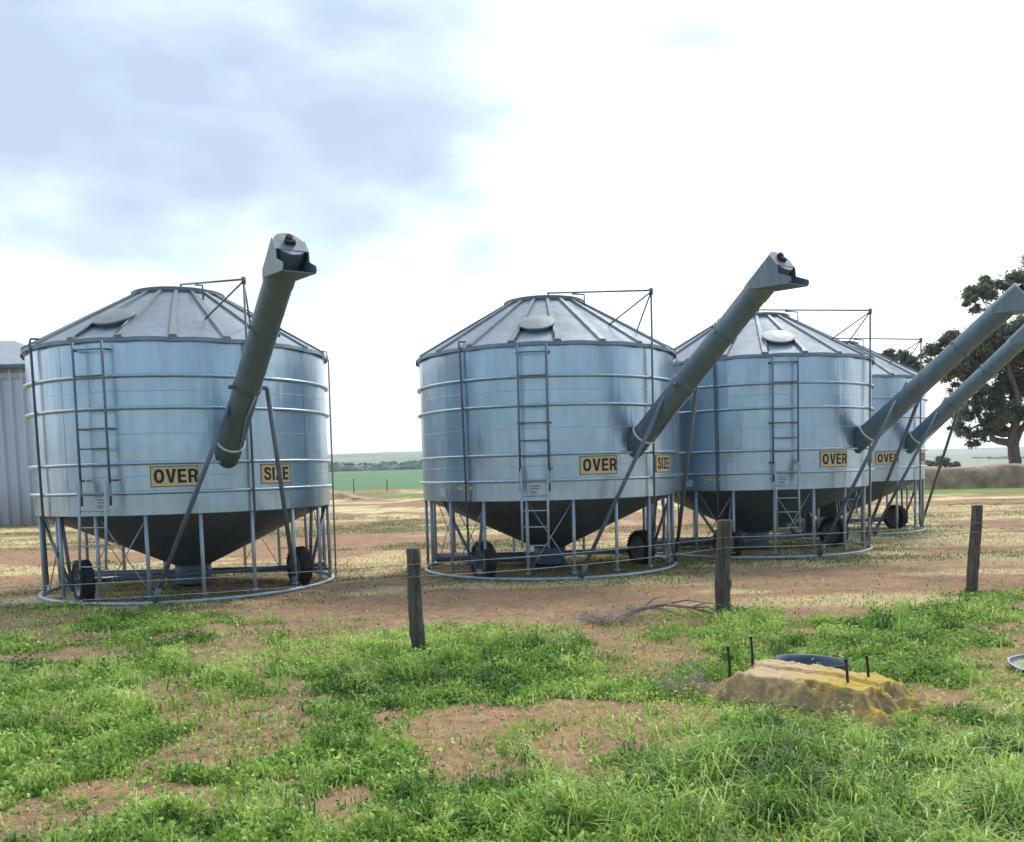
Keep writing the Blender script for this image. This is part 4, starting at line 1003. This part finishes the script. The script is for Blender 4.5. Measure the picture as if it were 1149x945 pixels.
gum((gx0, gy0, 0), cl, [(-3.0, 0, 5.2), (-3.4, .2, 9.2), (-1.6, -.3, 11.3), (1.2, .4, 11.5), (2.8, -.3, 8), (-2.4, .3, 3.8)], 'big spreading gum tree with dark olive foliage behind the earth bank', 7, (-.25, 0, 3.2), .5)
cl2 = [(a_ - .2, b_, c_ + 1.0, d_, e_, f_, g2) for a_, b_, c_, d_, e_, f_, g2 in ((-1.3, 0, 8.0, 1.1, 1, .45, 1.0), (0, .3, 8.4, 1.3, 1, .5, 1.0), (1.3, 0, 8.0, 1.1, 1, .45, .9), (.4, -.4, 7.2, 1.5, 1, .5, .8), (-.9, .3, 7.0, 1.1, 1, .5, .7), (0, 0, 6.0, 1.6, 1.2, .7, .8))]
gum((29.4, 68, 0), cl2, [(-.9, 0, 6.2), (.8, .2, 6.3)], 'smaller flat topped gum tree peeking over the farthest bin', 23, (0, 0, 4.2), .25)
def shrub(x, y, s, seed, label):
    t = empty('shrub', (x, y, 0), 0, label, 'shrub', 'far shrubs on the pale hill')
    leaves('foliage', [(0, 0, s * .9, s, s, s * .55, .8), (s * .7, 0, s * .6, s * .6, s * .6, s * .4, .8), (-s * .8, 0, s * .5, s * .6, s * .6, s * .35, .8)], 60, .22, seed, t, M['leaf'])
    b = MB(); limb(b, (0, 0, -.1), (0, 0, s * .9), .1, .05, seed); b.build('stem', M['bark'], t)
for k, (px_, yy, s, lb) in enumerate(((1042, 150, .9, 'small dark shrub just right of the farthest bin'), (1058, 160, 1.3, 'tallest far shrub between the farthest bin and the gum tree'), (1072, 150, .75, 'low far shrub left of the gum tree foliage'))):
    shrub((px_ - 574.5) / 1001 * yy, yy, s, 200 + k, lb)

# ------------------------------------------------------------------ the air
hz = MB(); hz.box((0, 600, 119.0), (7400, 7400, 244.0)); hm = bpy.data.materials.new('haze_air'); hm.use_nodes = True; ht = hm.node_tree; ht.nodes.clear()
ho = ht.nodes.new('ShaderNodeOutputMaterial'); hv = ht.nodes.new('ShaderNodeVolumePrincipled'); hv.inputs['Color'].default_value = (0.80, 0.88, 1.0, 1); hv.inputs['Density'].default_value = 0.00022; hv.inputs['Anisotropy'].default_value = 0.2
ht.links.new(hv.outputs[0], ho.inputs['Volume']); o = hz.build('haze', hm); tag(o, 'thin pale air over the far paddocks', 'haze', kind='stuff')
